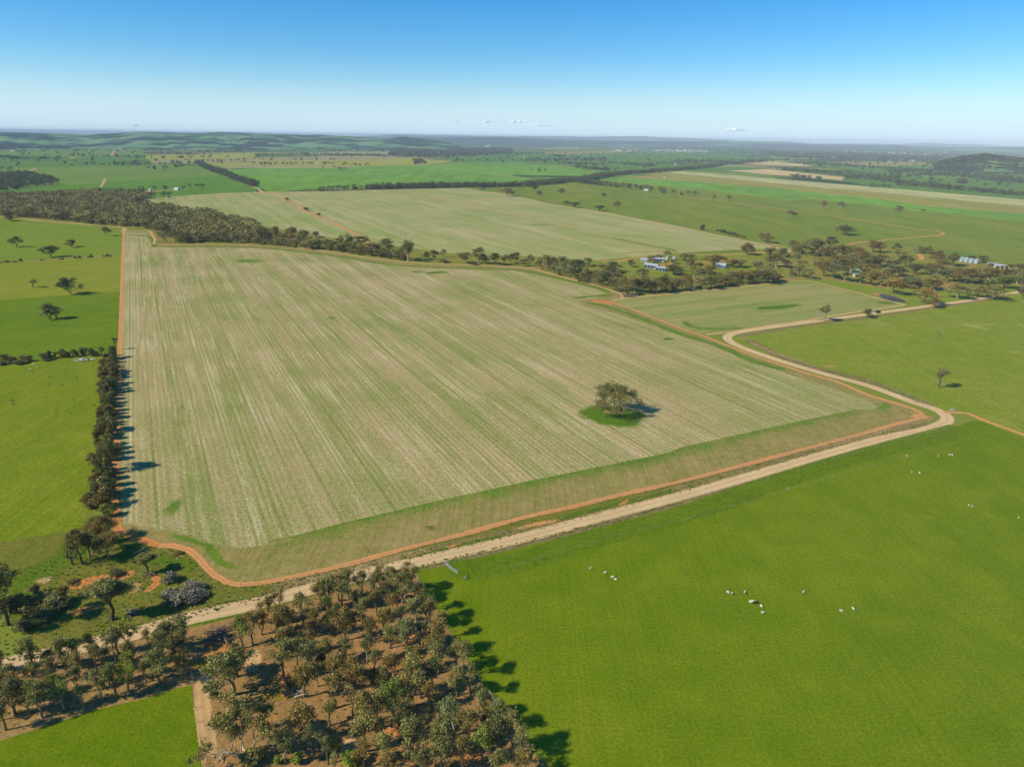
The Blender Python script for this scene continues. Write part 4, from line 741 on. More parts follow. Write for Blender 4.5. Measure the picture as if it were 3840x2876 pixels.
# --- isolated paddock trees: base x, base y, top y, width px, variant, hue, bark, label
pad = [(65, 927, 886, 27, 'c3', 'olive', 'dark', 'upright tree standing alone in the upper left pasture with a bare spot at its foot'),
 (270, 927, 899, 27, 'c2', 'dark', 'pale', 'small flat-topped tree in the upper left pasture, right of the big round one'), (191, 964, 922, 40, 'c4', 'dark', 'brown', 'big round dark tree beside the bare sand patch on the upper left fence line'),
 (397, 886, 846, 23, 'c0', 'olive', 'brown', 'conical tree in the upper left pasture nearest to the field track'), (38, 829, 806, 28, 'c2', 'dark', 'dark', 'squat dark tree in front of the woods at the left frame edge'),
 (126, 1079, 1046, 24, 'p4', 'brown', 'brown', 'small brownish tree alone in the left pasture'), (266, 1103, 1041, 62, 'b0', 'dark', 'dark', 'gnarled dark tree with lopsided crown in the left pasture'),
 (186, 1198, 1138, 46, 'p6', 'grey-green', 'dark', 'left trunk cluster of the twin tree in the left pasture'), (212, 1196, 1150, 40, 'p2', 'grey-green', 'dark', 'right half of the twin tree in the left pasture'),
 (2305, 1549, 1444, 162, 'L', 'olive', 'brown', 'great spreading gum alone in the striped stubble field on its green patch'),
 (3521, 1454, 1382, 44, 'p8', 'olive', 'brown', 'leaning gum alone in the right pasture, casting a long shadow'), (3518, 1269, 1234, 20, 'd0', 'olive', 'grey', 'almost leafless old tree alone in the right pasture'),
 (3252, 1190, 1158, 30, 'c3', 'dark', 'brown', 'small dark round tree on the verge beside the dark car'), (3094, 1204, 1145, 34, 'w2', 'pale', 'pale', 'sparse gum with pale bare trunk beside the dead white tree on the road'),
 (3063, 1201, 1153, 30, 'd0', 'olive', 'white', 'dead white tree on the road bend verge'), (3466, 1140, 1082, 60, 'c4', 'rusty', 'brown', 'big rust-brown gum beside the road below the pond'),
 (3503, 1153, 1120, 34, 'c2', 'brown', 'brown', 'small brown tree leaning over the road right of the pond'), (3590, 1120, 1070, 54, 'c1', 'olive', 'pale', 'olive gum on the grass flat right of the big rust-brown gum'),
 (3662, 1114, 1068, 56, 'b1', 'olive', 'dark', 'leaning gum with heavy dark trunk beside the road at right'), (3723, 1122, 1074, 60, 'c2', 'olive', 'pale', 'twin gum on the roadside at right'), (3838, 1120, 1068, 44, 'c0', 'dark', 'dark', 'gum cut by the right frame edge beside the road'),
 (3764, 1082, 1030, 50, 'c4', 'green', 'dark', 'green gum where the road meets the creek woods at right'),
 (2005, 716, 694, 23, 'c4', 'dark', 'dark', 'round tree near the hedge in the olive crop, left of the others'), (2021, 737, 717, 15, 'c3', 'dark', 'dark', 'narrow tree below the round one in the olive crop'), (2106, 726, 708, 21, 'c2', 'dark', 'dark', 'dark dome tree in the upper middle of the olive crop'),
 (1923, 735, 718, 10, 'c3', 'dark', 'dark', 'tiny tree on the sandy track beside the olive crop'), (2121, 771, 752, 18, 'c3', 'dark', 'dark', 'narrow dark tree touching the sandy track'), (2154, 779, 758, 34, 'c4', 'brown', 'grey', 'wide brown tree on the sandy track beside the narrow dark one'),
 (2263, 742, 724, 16, 'c1', 'dark', 'dark', 'small tree high in the middle of the olive crop'), (2248, 792, 770, 29, 'c4', 'dark', 'dark', 'round dark tree beside the sandy track, last before the farm'), (2315, 778, 755, 27, 'b1', 'brown', 'brown', 'umbrella-shaped tree in the olive crop above the sandy track'),
 (1077, 757, 740, 12, 'c3', 'brown', 'dark', 'topmost small tree on the red track across the far stubble'), (1148, 791, 778, 21, 'c2', 'dark', 'dark', 'middle tree on the red track across the far stubble'), (1197, 813, 798, 16, 'c0', 'dark', 'dark', 'lowest tree on the red track across the far stubble'),
 (1811, 718, 703, 18, 'c1', 'grey-green', 'grey', 'small grey tree below the far hedge at the track corner'), (1904, 736, 707, 38, 'c4', 'brown', 'grey', 'big brown tree at the track corner below the far hedge'),
 (2634, 864, 841, 15, 's2', 'dark', 'dark', 'small conical tree on the sandy track above the farm'), (2801, 956, 911, 54, 'b1', 'brown', 'brown', 'goblet-shaped gum in the grass right of the farm'), (2365, 1001, 974, 23, 'c2', 'dark', 'dark', 'round tree on the grass left of the long shed'),
 (3088, 783, 751, 17, 'c3', 'brown', 'grey', 'tall narrow tree in the far olive crop, left of the ragged one'), (3151, 786, 757, 20, 'c1', 'grey-green', 'pale', 'ragged pale tree in the far olive crop'), (3370, 794, 772, 21, 'c2', 'brown', 'brown', 'flat tree on the faint diagonal track in the far crop'), (3464, 796, 784, 13, 'c0', 'dark', 'brown', 'smallest tree on the faint diagonal track, far right'),
 (2965, 815, 788, 28, 'b3', 'brown', 'grey', 'stout tree on the red track right of the sandy track'), (3164, 882, 845, 62, 'b2', 'dark', 'dark', 'wide low tree with green ring in the olive crop right of centre'), (3114, 925, 887, 34, 'c2', 'dark', 'dark', 'dark tree on the bend of the red track above the creek woods'),
 (3273, 947, 902, 36, 'c1', 'brown', 'dark', 'left tree of the pair on the green slope above the creek'), (3299, 947, 908, 30, 'c5', 'brown', 'dark', 'right tree of the pair on the green slope above the creek'), (3358, 950, 911, 20, 'c3', 'dark', 'dark', 'narrow double-decker tree right of the pair'),
 (3363, 968, 930, 24, 'c5', 'pale', 'pale', 'pale thin tree below the narrow double-decker'), (3394, 1003, 952, 40, 'c0', 'dark', 'dark', 'dense dark gum standing in front of the red scrape'), (3457, 950, 926, 34, 'c2', 'grey-green', 'grey', 'low wide grey clump on the slope left of the silos'), (3481, 951, 923, 18, 'c1', 'rusty', 'grey', 'rusty tree beside the low grey clump'),
 (3494, 956, 941, 18, 's1', 'rusty', 'brown', 'small orange-brown bush tree on the slope left of the silos'), (3518, 989, 940, 44, 'b1', 'brown', 'brown', 'spreading tree with bent crown left of the silos'), (3572, 998, 949, 50, 'b3', 'dark', 'dark', 'dark spreading tree immediately left of the silos'), (3645, 975, 958, 18, 'c3', 'dark', 'dark', 'small dark tree behind the silos'), (3683, 985, 959, 30, 'c2', 'dark', 'grey', 'dark tree right of the four silos'), (3431, 1028, 988, 38, 'c4', 'dark', 'dark', 'bushy dark gum in the open among creek woods')]
for x, y, t, wp, va, hu, bk, lb in pad: px_place(x, y, t, wp, va, lb, hue=hu, bark=bk, name='dead_tree' if va[0] == 'd' else 'gum_tree')
for i in range(9):
    x = 2692+i*12; px_place(x, 868+i*3.2, 860+i*2.9-(i % 3)*2, 11, 's%d' % (i % 4), 'small roadside shrub %s the sandy track' % ('of yellow wattle above' if i > 6 else 'of dark green above'), hue='yellow-green' if i > 6 else 'dark', cat='shrub', name='shrub', group='shrubs above the sandy track')
for i, x in enumerate((12, 55, 75, 120, 140, 182, 360, 520, 545, 650, 690, 765, 790, 900, 930, 958)):
    q = A2((x, 522-x*.06)); px_place(q[0][0], q[0][1], q[0][1]-(3.5, 7, 5, 4, 3, 12, 3, 4, 3, 8, 8, 6, 11, 5, 9, 4)[i]*1.1, 9, 's%d' % (i % 4), 'small %s shrub along the upper left fence line' % ('dark', 'brownish')[i % 2], hue=('dark', 'brown')[i % 2], cat='shrub', name='shrub', group='shrubs along the upper left fence line')
# creek trees one by one: crop x, base, top, width
cb = [(60, 360, 210, 90), (170, 330, 205, 60), (310, 340, 212, 80), (420, 320, 230, 80), (520, 300, 250, 70), (470, 400, 315, 130), (620, 405, 315, 90), (690, 415, 325, 80), (770, 400, 265, 120), (905, 375, 288, 100), (830, 430, 335, 110), (1000, 460, 345, 130), (1120, 450, 315, 130), (1315, 505, 322, 125), (1540, 515, 410, 60), (1620, 475, 405, 40), (1475, 490, 425, 45), (1800, 525, 430, 110), (1925, 530, 385, 80), (2070, 540, 435, 90), (2150, 540, 440, 60), (1990, 530, 470, 50), (2200, 520, 450, 50), (1060, 470, 400, 90), (900, 450, 380, 80), (1230, 490, 445, 90), (1620, 520, 485, 70), (200, 370, 330, 50), (260, 378, 330, 70), (330, 380, 325, 60), (560, 395, 325, 60), (1390, 500, 480, 60), (1870, 540, 500, 60), (740, 425, 345, 80), (1960, 525, 440, 60)]
cc = [(30, 530, 430, 70), (90, 550, 490, 60), (160, 550, 443, 60), (240, 570, 480, 60), (290, 590, 455, 100), (350, 600, 470, 70), (430, 610, 465, 110), (500, 630, 500, 80), (540, 650, 490, 110), (590, 640, 500, 80), (625, 680, 560, 90), (655, 550, 478, 80), (700, 675, 590, 90), (780, 710, 590, 120), (800, 600, 510, 130), (860, 600, 508, 120), (880, 740, 650, 100), (920, 680, 570, 110), (960, 760, 640, 90), (1000, 800, 700, 110), (1060, 780, 650, 110), (1125, 660, 565, 80), (1130, 780, 660, 120), (1200, 770, 650, 120), (1250, 780, 660, 110), (1290, 770, 640, 90), (1340, 770, 670, 110), (1420, 760, 650, 120), (1500, 740, 630, 110), (1400, 625, 540, 150), (1540, 580, 490, 80), (1340, 475, 418, 50), (1490, 500, 435, 90), (1550, 485, 445, 50), (1200, 522, 460, 60), (1270, 488, 450, 70), (1620, 660, 560, 140), (1700, 620, 540, 110), (1740, 545, 455, 150), (1660, 745, 640, 100), (1720, 740, 640, 110), (1780, 725, 630, 90), (1840, 720, 620, 110), (1900, 690, 590, 110), (1900, 560, 490, 80), (1970, 560, 490, 110), (1970, 700, 590, 90), (2030, 700, 600, 100), (2100, 690, 580, 100), (2120, 600, 490, 100), (2180, 700, 560, 110), (2200, 350, 262, 80), (2155, 335, 262, 60), (2205, 450, 390, 60), (1845, 520, 468, 30), (1395, 530, 490, 60), (1600, 600, 520, 80), (640, 660, 600, 60), (740, 680, 600, 80), (830, 640, 550, 90), (1060, 700, 650, 60)]
cd = [(30, 680, 590, 120), (70, 560, 440, 110), (10, 640, 570, 80), (60, 690, 610, 90), (130, 470, 395, 70), (10, 450, 390, 60), (215, 420, 325, 70), (300, 440, 350, 130), (380, 460, 305, 130), (430, 430, 315, 70), (250, 520, 430, 70), (423, 492, 420, 40), (500, 450, 390, 90), (560, 470, 380, 110), (640, 480, 360, 110), (700, 460, 365, 80), (620, 540, 450, 120), (770, 470, 385, 100), (800, 540, 440, 110), (850, 470, 425, 60), (720, 560, 470, 130), (960, 550, 450, 130), (880, 560, 480, 110), (265, 640, 540, 70), (350, 660, 560, 80), (480, 640, 505, 110), (560, 660, 530, 90), (660, 680, 540, 110), (795, 700, 600, 60), (890, 710, 590, 110), (970, 720, 630, 60), (870, 600, 530, 110), (1060, 570, 480, 90), (1085, 640, 540, 130), (1140, 640, 560, 100), (1080, 790, 640, 150), (1210, 740, 640, 110), (1280, 720, 650, 90), (1320, 740, 670, 70), (1380, 750, 650, 110), (1450, 750, 660, 100), (1395, 610, 530, 140), (1520, 600, 555, 60), (1540, 680, 570, 110), (1600, 680, 560, 110), (1650, 690, 560, 90), (1710, 700, 570, 110), (1760, 690, 560, 70), (1830, 690, 560, 110), (1880, 690, 560, 130), (1930, 690, 560, 120), (1990, 690, 570, 110), (2050, 680, 570, 100), (2150, 700, 560, 120), (2190, 760, 580, 90), (2170, 600, 530, 110), (1925, 725, 670, 60), (1440, 650, 610, 40), (160, 560, 500, 60), (540, 560, 480, 90), (460, 560, 500, 80), (1000, 660, 590, 70), (1180, 700, 640, 70)]
def creek(lst_, off, where, sd_):
    rg = random.Random(sd_)
    for x, y, t, wp in lst_:
        q = PL(2.304, off, 760, (x, y), (x, t)); hu = rg.choices(['olive', 'brown', 'dark', 'grey-green', 'rusty', 'pale'], [32, 22, 16, 12, 10, 8])[0]; bk = rg.choice(['pale', 'white', 'brown', 'dark', 'grey']); h = top_h(*q[0], q[1][1])
        px_place(*q[0], q[1][1], wp/2.304, 'c%d' % rg.randrange(6), '%s %s gum, %s trunk, %s' % ('tall' if h > 15 else 'small' if h < 9 else 'mid-sized', HN[hu], bk, where(x, y)), hue=hu, bark=bk, group='gum trees along the creek')
creek(cb, 960, lambda x, y: 'in the thick stand above the striped field' if x < 1200 else 'in the loose line along the far field track', 41)
creek(cc, 1920, lambda x, y: 'beside the farm sheds' if y < 560 else 'in the track-side row left of the farm' if x < 640 else 'in the woods between farm and small paddock', 42)
creek(cd, 2880, lambda x, y: 'around the farmhouse clearing' if y < 580 else 'along the sandy creek bed above the pond' if x < 1300 else 'in the woods near the right frame edge', 43)
for (x, y, t, wp), lb in (((1440, 515, 425, 50), 'dead grey tree by the far creek track'), ((1695, 525, 488, 30), 'short broken dead trunk by the far creek track')):
    q = PL(2.304, 960, 760, (x, y), (x, t)); px_place(*q[0], q[1][1], wp/2.304, 'd0', lb, bark='pale', name='dead_tree')
for (x, y, t, wp), lb in (((1570, 765, 670, 60), 'forked dead white tree in front of the creek woods below the farm'), ((1060, 810, 780, 60), 'heap of grey fallen limbs at the track junction')):
    q = PL(2.304, 1920, 760, (x, y), (x, t)); px_place(*q[0], q[1][1], wp/2.304, 'd0', lb, bark='white' if x > 1100 else 'grey', name='dead_tree')
q = PL(2.304, 2880, 760, (190, 650), (190, 595)); px_place(*q[0], q[1][1], 24, 'd2', 'small bare tree at the upper corner of the small stubble paddock', bark='grey', name='dead_tree')
# ------------------------------------------------------------------ woods that nobody could count (merged)
def merged(name, pts, variants, hr, label, mat=LEAF, seed=0, cat='woodland', trunks=True, tint_amp=.3, wide=(1., 1.4), zf=None, kind='stuff'):
    rs = np.random.RandomState(seed); VV = []; QQ = []; TT = []; TV = []; TQ = []; nb = 0; nt_ = 0
    pts = np.asarray(pts, float); pick = rs.randint(0, len(variants), len(pts))
    for k, v in enumerate(variants):
        P = pts[pick == k]; n = len(P)
        if not n: continue
        V, Q, t = v['lv']; h = rs.uniform(hr[0], hr[1], n); sz = h/v['h']; sx = sz*rs.uniform(wide[0], wide[1], n); a = rs.rand(n)*6.28
        ca, sa = np.cos(a)*sx, np.sin(a)*sx; z0 = np.array([zf(*p) for p in P]) if zf else np.zeros(n)
        def tfm(W):
            X = W[None, :, 0]*ca[:, None]-W[None, :, 1]*sa[:, None]+P[:, 0:1]; Y = W[None, :, 0]*sa[:, None]+W[None, :, 1]*ca[:, None]+P[:, 1:2]
            return np.stack([X, Y, W[None, :, 2]*sz[:, None]+z0[:, None]], 2).reshape(-1, 3)
        VV.append(tfm(V)); QQ.append((Q[None]+np.arange(n)[:, None, None]*len(V)+nb).reshape(-1, 4)); nb += n*len(V)
        TT.append(np.clip(t[None]+(rs.rand(n)-.5)[:, None]*tint_amp*2, 0, 1).ravel())
        if trunks:
            W, U = v['tv']; TV.append(tfm(W)); TQ.append((U[None]+np.arange(n)[:, None, None]*len(W)+nt_).reshape(-1, 4)); nt_ += n*len(W)
    V = np.concatenate(VV); Q = np.concatenate(QQ); T = np.concatenate(TT); nleaf = len(Q)
    if trunks: V = np.concatenate([V]+TV); Q = np.concatenate([Q]+[q_+nb for q_ in TQ]); T = np.concatenate([T, np.full(len(V)-len(T), .5)])
    me = mesh_np(name, V, Q, {'tint': T}); me.materials.append(mat)
    if trunks: me.materials.append(M['bark']); mi = np.zeros(len(Q), np.int32); mi[nleaf:] = 1; me.polygons.foreach_set('material_index', mi)
    return tag(new_obj(name, me), label, cat, None, kind)
def lod(seed, h, clear, spread, nl, depth, n, size, cr, sides=3, **k):
    return make_variant('lod%d' % seed, seed, h, clear, spread, nl, depth, n, size, cr, sides=sides, **k)
mid = [lod(700+i, 12, .22, 3.6+i*.4, 4, 1, 26, .95, 2.3, low=(i == 2)) for i in range(4)]
far = [lod(720+i, 10, .12, 4., 3, 1, 9, 2.0, 2.6) for i in range(3)]
near_und = [lod(740+i, 3, .05, 1.3, 4, 1, 26, .42, .8) for i in range(2)]
LW = A2((-250, 95), (0, 108), (500, 158), (1060, 205), (1130, 205), (1360, 250), (1400, 345), (2212, 352)) + B2((0, 365), (60, 360), (0, 215)) + A2((2212, 225), (2040, 190), (1900, 135), (1600, 95), (1400, 70), (1060, 45), (1280, -35), (1200, -55), (900, -60), (700, -60), (400, -45), (-250, -20))
pts = scatter(GA(LW), 7.2, 51, 60000)
pts = [p for p in pts if not (inside(proj(p[0], p[1], 0), A2((1390, 250), (1480, 255), (1500, 330), (1400, 345))) )]
merged('woodland', pts, mid, (7.5, 16), 'dense olive-brown gum woodland filling the creek bend at left', seed=1)
und = scatter(GA(B2((0, 365), (700, 425), (1300, 505), (1300, 480), (900, 400), (500, 330), (0, 260))), 5.5, 52, 6000)+scatter(GA(C2((250, 590), (900, 770), (1000, 790), (1700, 735), (2212, 695), (2212, 600), (1500, 680), (900, 680), (500, 570))), 7, 53, 8000)+scatter(GA(D2((0, 680), (0, 420), (500, 400), (900, 470), (1100, 560), (1500, 570), (2212, 570), (2212, 700), (1400, 750), (1000, 640), (500, 560))), 16, 54, 6000)
merged('undergrowth', und, mid, (3, 7.5), 'low scrub and saplings growing under the creek gums', seed=2, cat='scrub')
# far tree lines and woods
fpts = []
fpts += band(B((570, 640), (780, 634)), 14, 7, 60)+band(B((780, 630), (970, 620)), 14, 16, 61)
for kk in range(3): fpts += band(B((970, 622), (1500, 606), (2212, 600)) + Cc((400, 566), (640, 545), (850, 505), (1400, 462), (1700, 432), (1800, 415)), 44, 7, 62+kk)
for kk in range(2): fpts += band(Cc((600, 570), (640, 575), (820, 596)), 24, 8, 70+kk)
fpts += band(Cc((850, 605), (1000, 614), (1280, 640)), 26, 9, 72, .1)+band(Cc((1250, 650), (1560, 690)), 20, 13, 73, .3)+band(Cc((1760, 725), (1850, 728)), 10, 12, 74)+band(Cc((180, 470), (270, 472)), 30, 14, 75)
for kk in range(3): fpts += band(A((1720, 400), (1780, 440), (1920, 490), (2000, 520), (2212, 600)), 22, 10, 76+kk, .25)
fpts += band(A((1220, 650), (1320, 640), (1480, 645)), 60, 22, 80)+band(A((1310, 705), (1470, 700)), 40, 10, 81)+band(A((1640, 612), (1770, 612)), 22, 10, 82)+band(A((870, 670), (1030, 665)), 30, 18, 83)
def wood(pl, d, sd_, n=9000): return scatter(GA(pl), d, sd_, n)
fpts += wood(A((0, 495), (200, 490), (430, 525), (510, 575), (500, 590), (200, 620), (0, 640), (-300, 650), (-300, 500)), 15, 90)
far_near = list(fpts)
merged('tree_line', far_near, mid, (9, 14), 'long dark tree line along the far road with its side rows', seed=3, mat=LEAF_FAR_SHADED, cat='tree line')
fpts = []
for i, (a, b_, y1, y2) in enumerate(((590, 1250, 335, 352), (790, 940, 412, 424), (1020, 1160, 405, 418), (1170, 1410, 400, 412), (1240, 1430, 445, 452), (1490, 1700, 398, 404), (1710, 2090, 385, 385), (0, 200, 345, 375), (330, 510, 392, 388), (355, 600, 362, 352), (0, 90, 465, 455), (1280, 1830, 360, 350), (1480, 2100, 322, 300), (550, 1150, 295, 280), (100, 650, 300, 296), (1520, 1650, 440, 430))):
    fpts += band(A((a, y1), (b_, y2)), 60, 14 if i not in (14, 13) else 30, 100+i, .3)
for i, (a, b_, y1, y2, g_) in enumerate(((0, 700, 372, 372, .75), (0, 420, 412, 408, 0), (450, 680, 412, 410, .2), (760, 980, 418, 418, 0), (610, 720, 440, 460, .6), (0, 850, 335, 338, .1), (420, 900, 322, 330, .1), (840, 1280, 330, 330, .0), (600, 1150, 295, 290, .1), (1200, 1500, 350, 350, .1), (1400, 1420, 375, 410, 0), (1650, 2212, 385, 360, .7))):
    fpts += band(B((a, y1), (b_, y2)), 50, 12, 130+i, g_)
for i, (a, b_, y1, y2, g_) in enumerate(((100, 820, 380, 378, 0), (440, 780, 405, 415, 0), (180, 820, 368, 362, .2), (560, 860, 435, 462, .1), (850, 1200, 400, 425, .3), (950, 1220, 418, 425, .3), (1200, 1600, 405, 410, .2), (1410, 1900, 380, 385, 0), (1410, 1900, 388, 398, 0), (2000, 2212, 385, 375, 0), (1800, 2212, 410, 385, 0), (380, 440, 335, 345, 0), (0, 250, 320, 318, .4), (2000, 2212, 352, 358, .2))):
    for kk in range(2): fpts += band(Cc((a, y1), (b_, y2)), 60, 14, 150+i*3+kk, g_)
for i, (a, b_, y1, y2, g_, w_) in enumerate(((110, 660, 455, 495, 0, 50), (200, 420, 520, 540, .4, 60), (670, 1300, 515, 520, 0, 110), (690, 1100, 530, 545, 0, 60), (980, 1420, 550, 600, 0, 60), (1180, 1420, 590, 605, 0, 60), (1430, 1840, 605, 650, .15, 50), (1860, 2212, 650, 680, .2, 50), (1310, 2300, 500, 545, 0, 130), (1400, 2300, 490, 500, 0, 120), (800, 1400, 435, 475, .1, 60), (250, 780, 400, 430, .2, 50), (880, 1040, 605, 612, .3, 30), (2000, 2300, 560, 570, .2, 90), (0, 700, 372, 385, .1, 80), (1500, 1830, 400, 430, .6, 300), (1050, 1300, 480, 470, .3, 50), (1660, 1690, 560, 575, 0, 20))):
    for kk in range(3): fpts += band(D((a, y1), (b_, y2)), w_, 13, 200+i*4+kk, g_)
fpts += scatter(GA(A((0, 290), (1200, 275), (2212, 290), (2212, 400), (1700, 410), (0, 440))), 130, 501, 1500)+scatter(GA(B((0, 270), (1700, 280), (2212, 320), (2212, 400), (1400, 350), (0, 350))), 110, 502, 1500)+scatter(GA(Cc((0, 310), (1600, 300), (2212, 345), (1500, 440), (900, 460), (0, 390))), 110, 503, 1200)+scatter(GA(D((150, 380), (1400, 395), (2300, 470), (2300, 640), (1400, 590), (660, 500))), 80, 504, 1500)
merged('tree_line', fpts, far+mid[:1], (8, 13), 'scattered belts of dark trees between the far paddocks', seed=4, mat=LEAF_FAR_SHADED, trunks=False, cat='tree line', wide=(1.1, 1.7))
fp2 = []
fp2 += wood(A((600, 262), (1200, 225), (1900, 215), (2212, 250), (2212, 268), (1200, 262)), 46, 300)+wood(B((0, 215), (700, 225), (900, 240), (700, 250), (0, 245)), 50, 301)+wood(B((1180, 262), (2212, 270), (2212, 320), (1680, 345), (1400, 352), (1150, 330)), 42, 302)+wood(A((0, 275), (600, 262), (600, 270), (0, 283)), 35, 303)
fp2 += wood(Cc((0, 235), (880, 250), (1750, 290), (2212, 330), (2212, 280), (1000, 235), (0, 215)), 75, 304)+wood(D((0, 290), (800, 320), (1550, 340), (1400, 392), (900, 388), (160, 350), (0, 332)), 36, 305)+wood(D((0, 250), (2212, 290), (2400, 340), (1500, 340), (0, 290)), 80, 306, 12000)+wood(D((1500, 365), (2300, 380), (2300, 470), (2000, 470), (1900, 400)), 30, 307)
def hz(x, y): return gz(y)
merged('woodland', fp2, far, (9, 15), 'hazy dark woodland spread over the distant plain', seed=5, mat=LEAF_FAR_SHADED, trunks=False, wide=(2., 3.6), zf=hz)
# trees on the near wooded hill
hb = [o for o in bpy.data.objects if o.name.startswith('hills')][-1]
me_ = hb.data; hv = np.zeros(len(me_.vertices)*3, np.float32); me_.vertices.foreach_get('co', hv); hv = hv.reshape(-1, 3)
rs = np.random.RandomState(9); sel = hv[hv[:, 2] > 8]; idx = rs.randint(0, len(sel), 1500); hp = sel[idx]+np.c_[rs.uniform(-12, 12, (1500, 2)), np.zeros(1500)]
zt = {(round(float(p[0]), 2), round(float(p[1]), 2)): float(p[2]) for p in hp}
merged('woodland', hp[:, :2], far, (7, 11), 'tree-covered crown of the low hill at far right', seed=6, mat=LEAF_FAR_SHADED, trunks=False, wide=(1.1, 1.7), zf=lambda x, y: zt[(round(float(x), 2), round(float(y), 2))]-1)
# rough grass
s = Sh('tussock'); t = s.attr('tint'); TUS = s.surf(s.ramp(t, [(0., C(78, 100, 26)), (.4, C(112, 118, 54)), (.7, C(140, 130, 84)), (1., C(176, 160, 130))]), .9)
rg = random.Random(3); tus = []
for _ in range(2):
    V = []
    for i in range(9):
        a = rg.uniform(0, 6.28); r = rg.uniform(0, .3); b_ = np.array([math.cos(a)*r, math.sin(a)*r, 0]); o_ = np.array([math.cos(a), math.sin(a), 0])*rg.uniform(.1, .4); p_ = np.array([-math.sin(a), math.cos(a), 0])*rg.uniform(.1, .22)
        V += [b_-p_, b_+p_, b_+p_*.6+o_+[0, 0, rg.uniform(.3, .6)], b_-p_*.6+o_+[0, 0, rg.uniform(.3, .6)]]
    tus.append(dict(h=.5, lv=(np.array(V), np.arange(36).reshape(-1, 4), np.full(36, .5))))
gpts = scatter(GA(F1((0, 800), (500, 640), (1000, 600), (1180, 640), (1300, 760), (1500, 870), (2212, 760), (2212, 800), (1140, 1060), (-200, 1500), (-200, 900))), 1.25, 70, 14000)
for a_, b_ in ((F2((-500, 890), (80, 750), (700, 610), (1200, 490), (1700, 370), (2212, 227)) + E3((960, 1162), (1300, 1076), (1500, 1031)), 5), (F2((480, 745), (1000, 622), (1600, 478), (2212, 322)), 2.6), (E3((420, 480), (620, 575), (900, 665), (1200, 740), (1500, 860), (1640, 905)), 7), (K1((-100, 690), (500, 560), (1000, 420), (1400, 330), (2212, 110)), 4)):
    for kk in range(3): gpts += band(a_, b_*.85, .9, 400+kk)
gpts += scatter(GA(K1((-60, 800), (1500, 480), (1650, 700), (1500, 860), (400, 1150), (-60, 1300))), 2.0, 73, 4000)+scatter(GA(K2((0, 350), (1100, 100), (1900, 1250), (1900, 1400), (-200, 1400))), 2.2, 74, 7000)
merged('rough_grass', gpts, tus, (.08, .28), 'tufts of rough green and straw-coloured grass on verges, dam and plantation floor', mat=TUS, seed=8, cat='grass', trunks=False, tint_amp=.5, wide=(1.1, 2.2))
# ------------------------------------------------------------------ fences and gates
BL_ = .95
def m_plain(name, c, rough=.6, metal=0, nz=.15):
    s = Sh(name); n = s.noise(3., 3); return s.surf(s.mix(1., c, s.ramp(n, [(.3, 1-nz), (.7, 1+nz)]), 'MULTIPLY'), rough, Metallic=metal)
M['post'] = m_plain('post_wood', C(150, 136, 116)); M['wire'] = m_plain('wire', C(140, 140, 136), .4, .6); M['steel'] = m_plain('galvanised', C(196, 200, 202), .4, .3)
def fence(pts, step, label, ph=1.15, group=None):
    S = spline(GA(pts), step); S = S[:100]; o = empty('wire_fence', (S[0][0], S[0][1], 0)); tag(o, label, 'fence', group)
    V, Q = tubes([[((0, 0, -.2), .07), ((0, 0, ph), .055)]], 5); pm = mesh_np('post', V, Q); pm.materials.append(M['post'])
    for p in S:
        c = new_obj('post', pm, o); c.location = (p[0]-S[0][0], p[1]-S[0][1], 0)
    for z in (.35, .7, 1.05):
        V, Q = tubes([[((p[0]-S[0][0], p[1]-S[0][1], z), .012) for p in S]], 3); new_obj('wire', mesh_np('wire', V, Q), o, M['wire'])
fence(F1((1560, 868), (1700, 856), (1900, 815), (2212, 746)) + F2((400, 636), (800, 536), (1200, 425), (1800, 284), (2212, 192)) + E3((700, 1218), (1100, 1113), (1420, 1030), (1640, 975)), 4.8, 'wire fence between the orange track and the gravel road verge')
fence(F2((470, 775), (640, 735), (1000, 650), (1600, 500), (2212, 312)) + E3((1300, 1160), (1700, 1058)), 5.2, 'wire fence along the near side of the gravel road beside the bright crop')
fence(F2((1060, 748), (1400, 652), (1800, 532), (2212, 442)) + F3((600, 372), (1150, 212), (1900, 5)), 4.6, 'electric fence of thin pale posts between lush strip and bright crop')
fence(K1((1592, 850), (1620, 1050), (1660, 1300), (1705, 1640)), 3.6, 'wire fence along the right edge of the corner crop paddock')
fence(K2((1120, 75), (1200, 240), (1290, 370), (1400, 560), (1510, 740), (1600, 870), (1700, 1050), (1850, 1200), (1990, 1340)), 4.5, 'wire fence between the plantation and the bright crop')
fence(A2((-60, 128), (0, 132), (500, 180), (1050, 226)), 10, 'wire fence under the woods at upper left')
fence(E1((662, 430), (655, 700), (636, 900)) + F1((596, 250), (555, 450)), 3.2, 'wire fence beside the shelterbelt on the pasture side')
fence(C2((400, 35), (850, 80), (1300, 170), (1700, 255), (2100, 335)), 9, 'wire fence along the sandy track by the olive crop')
fence(E3((350, 448), (480, 550), (900, 672), (1290, 795), (1640, 915)), 5.5, 'wire fence on the pasture side of the road zigzag'); fence(E1((-30, 436), (400, 396), (690, 368)), 5, 'wire fence under the left hedgerow')
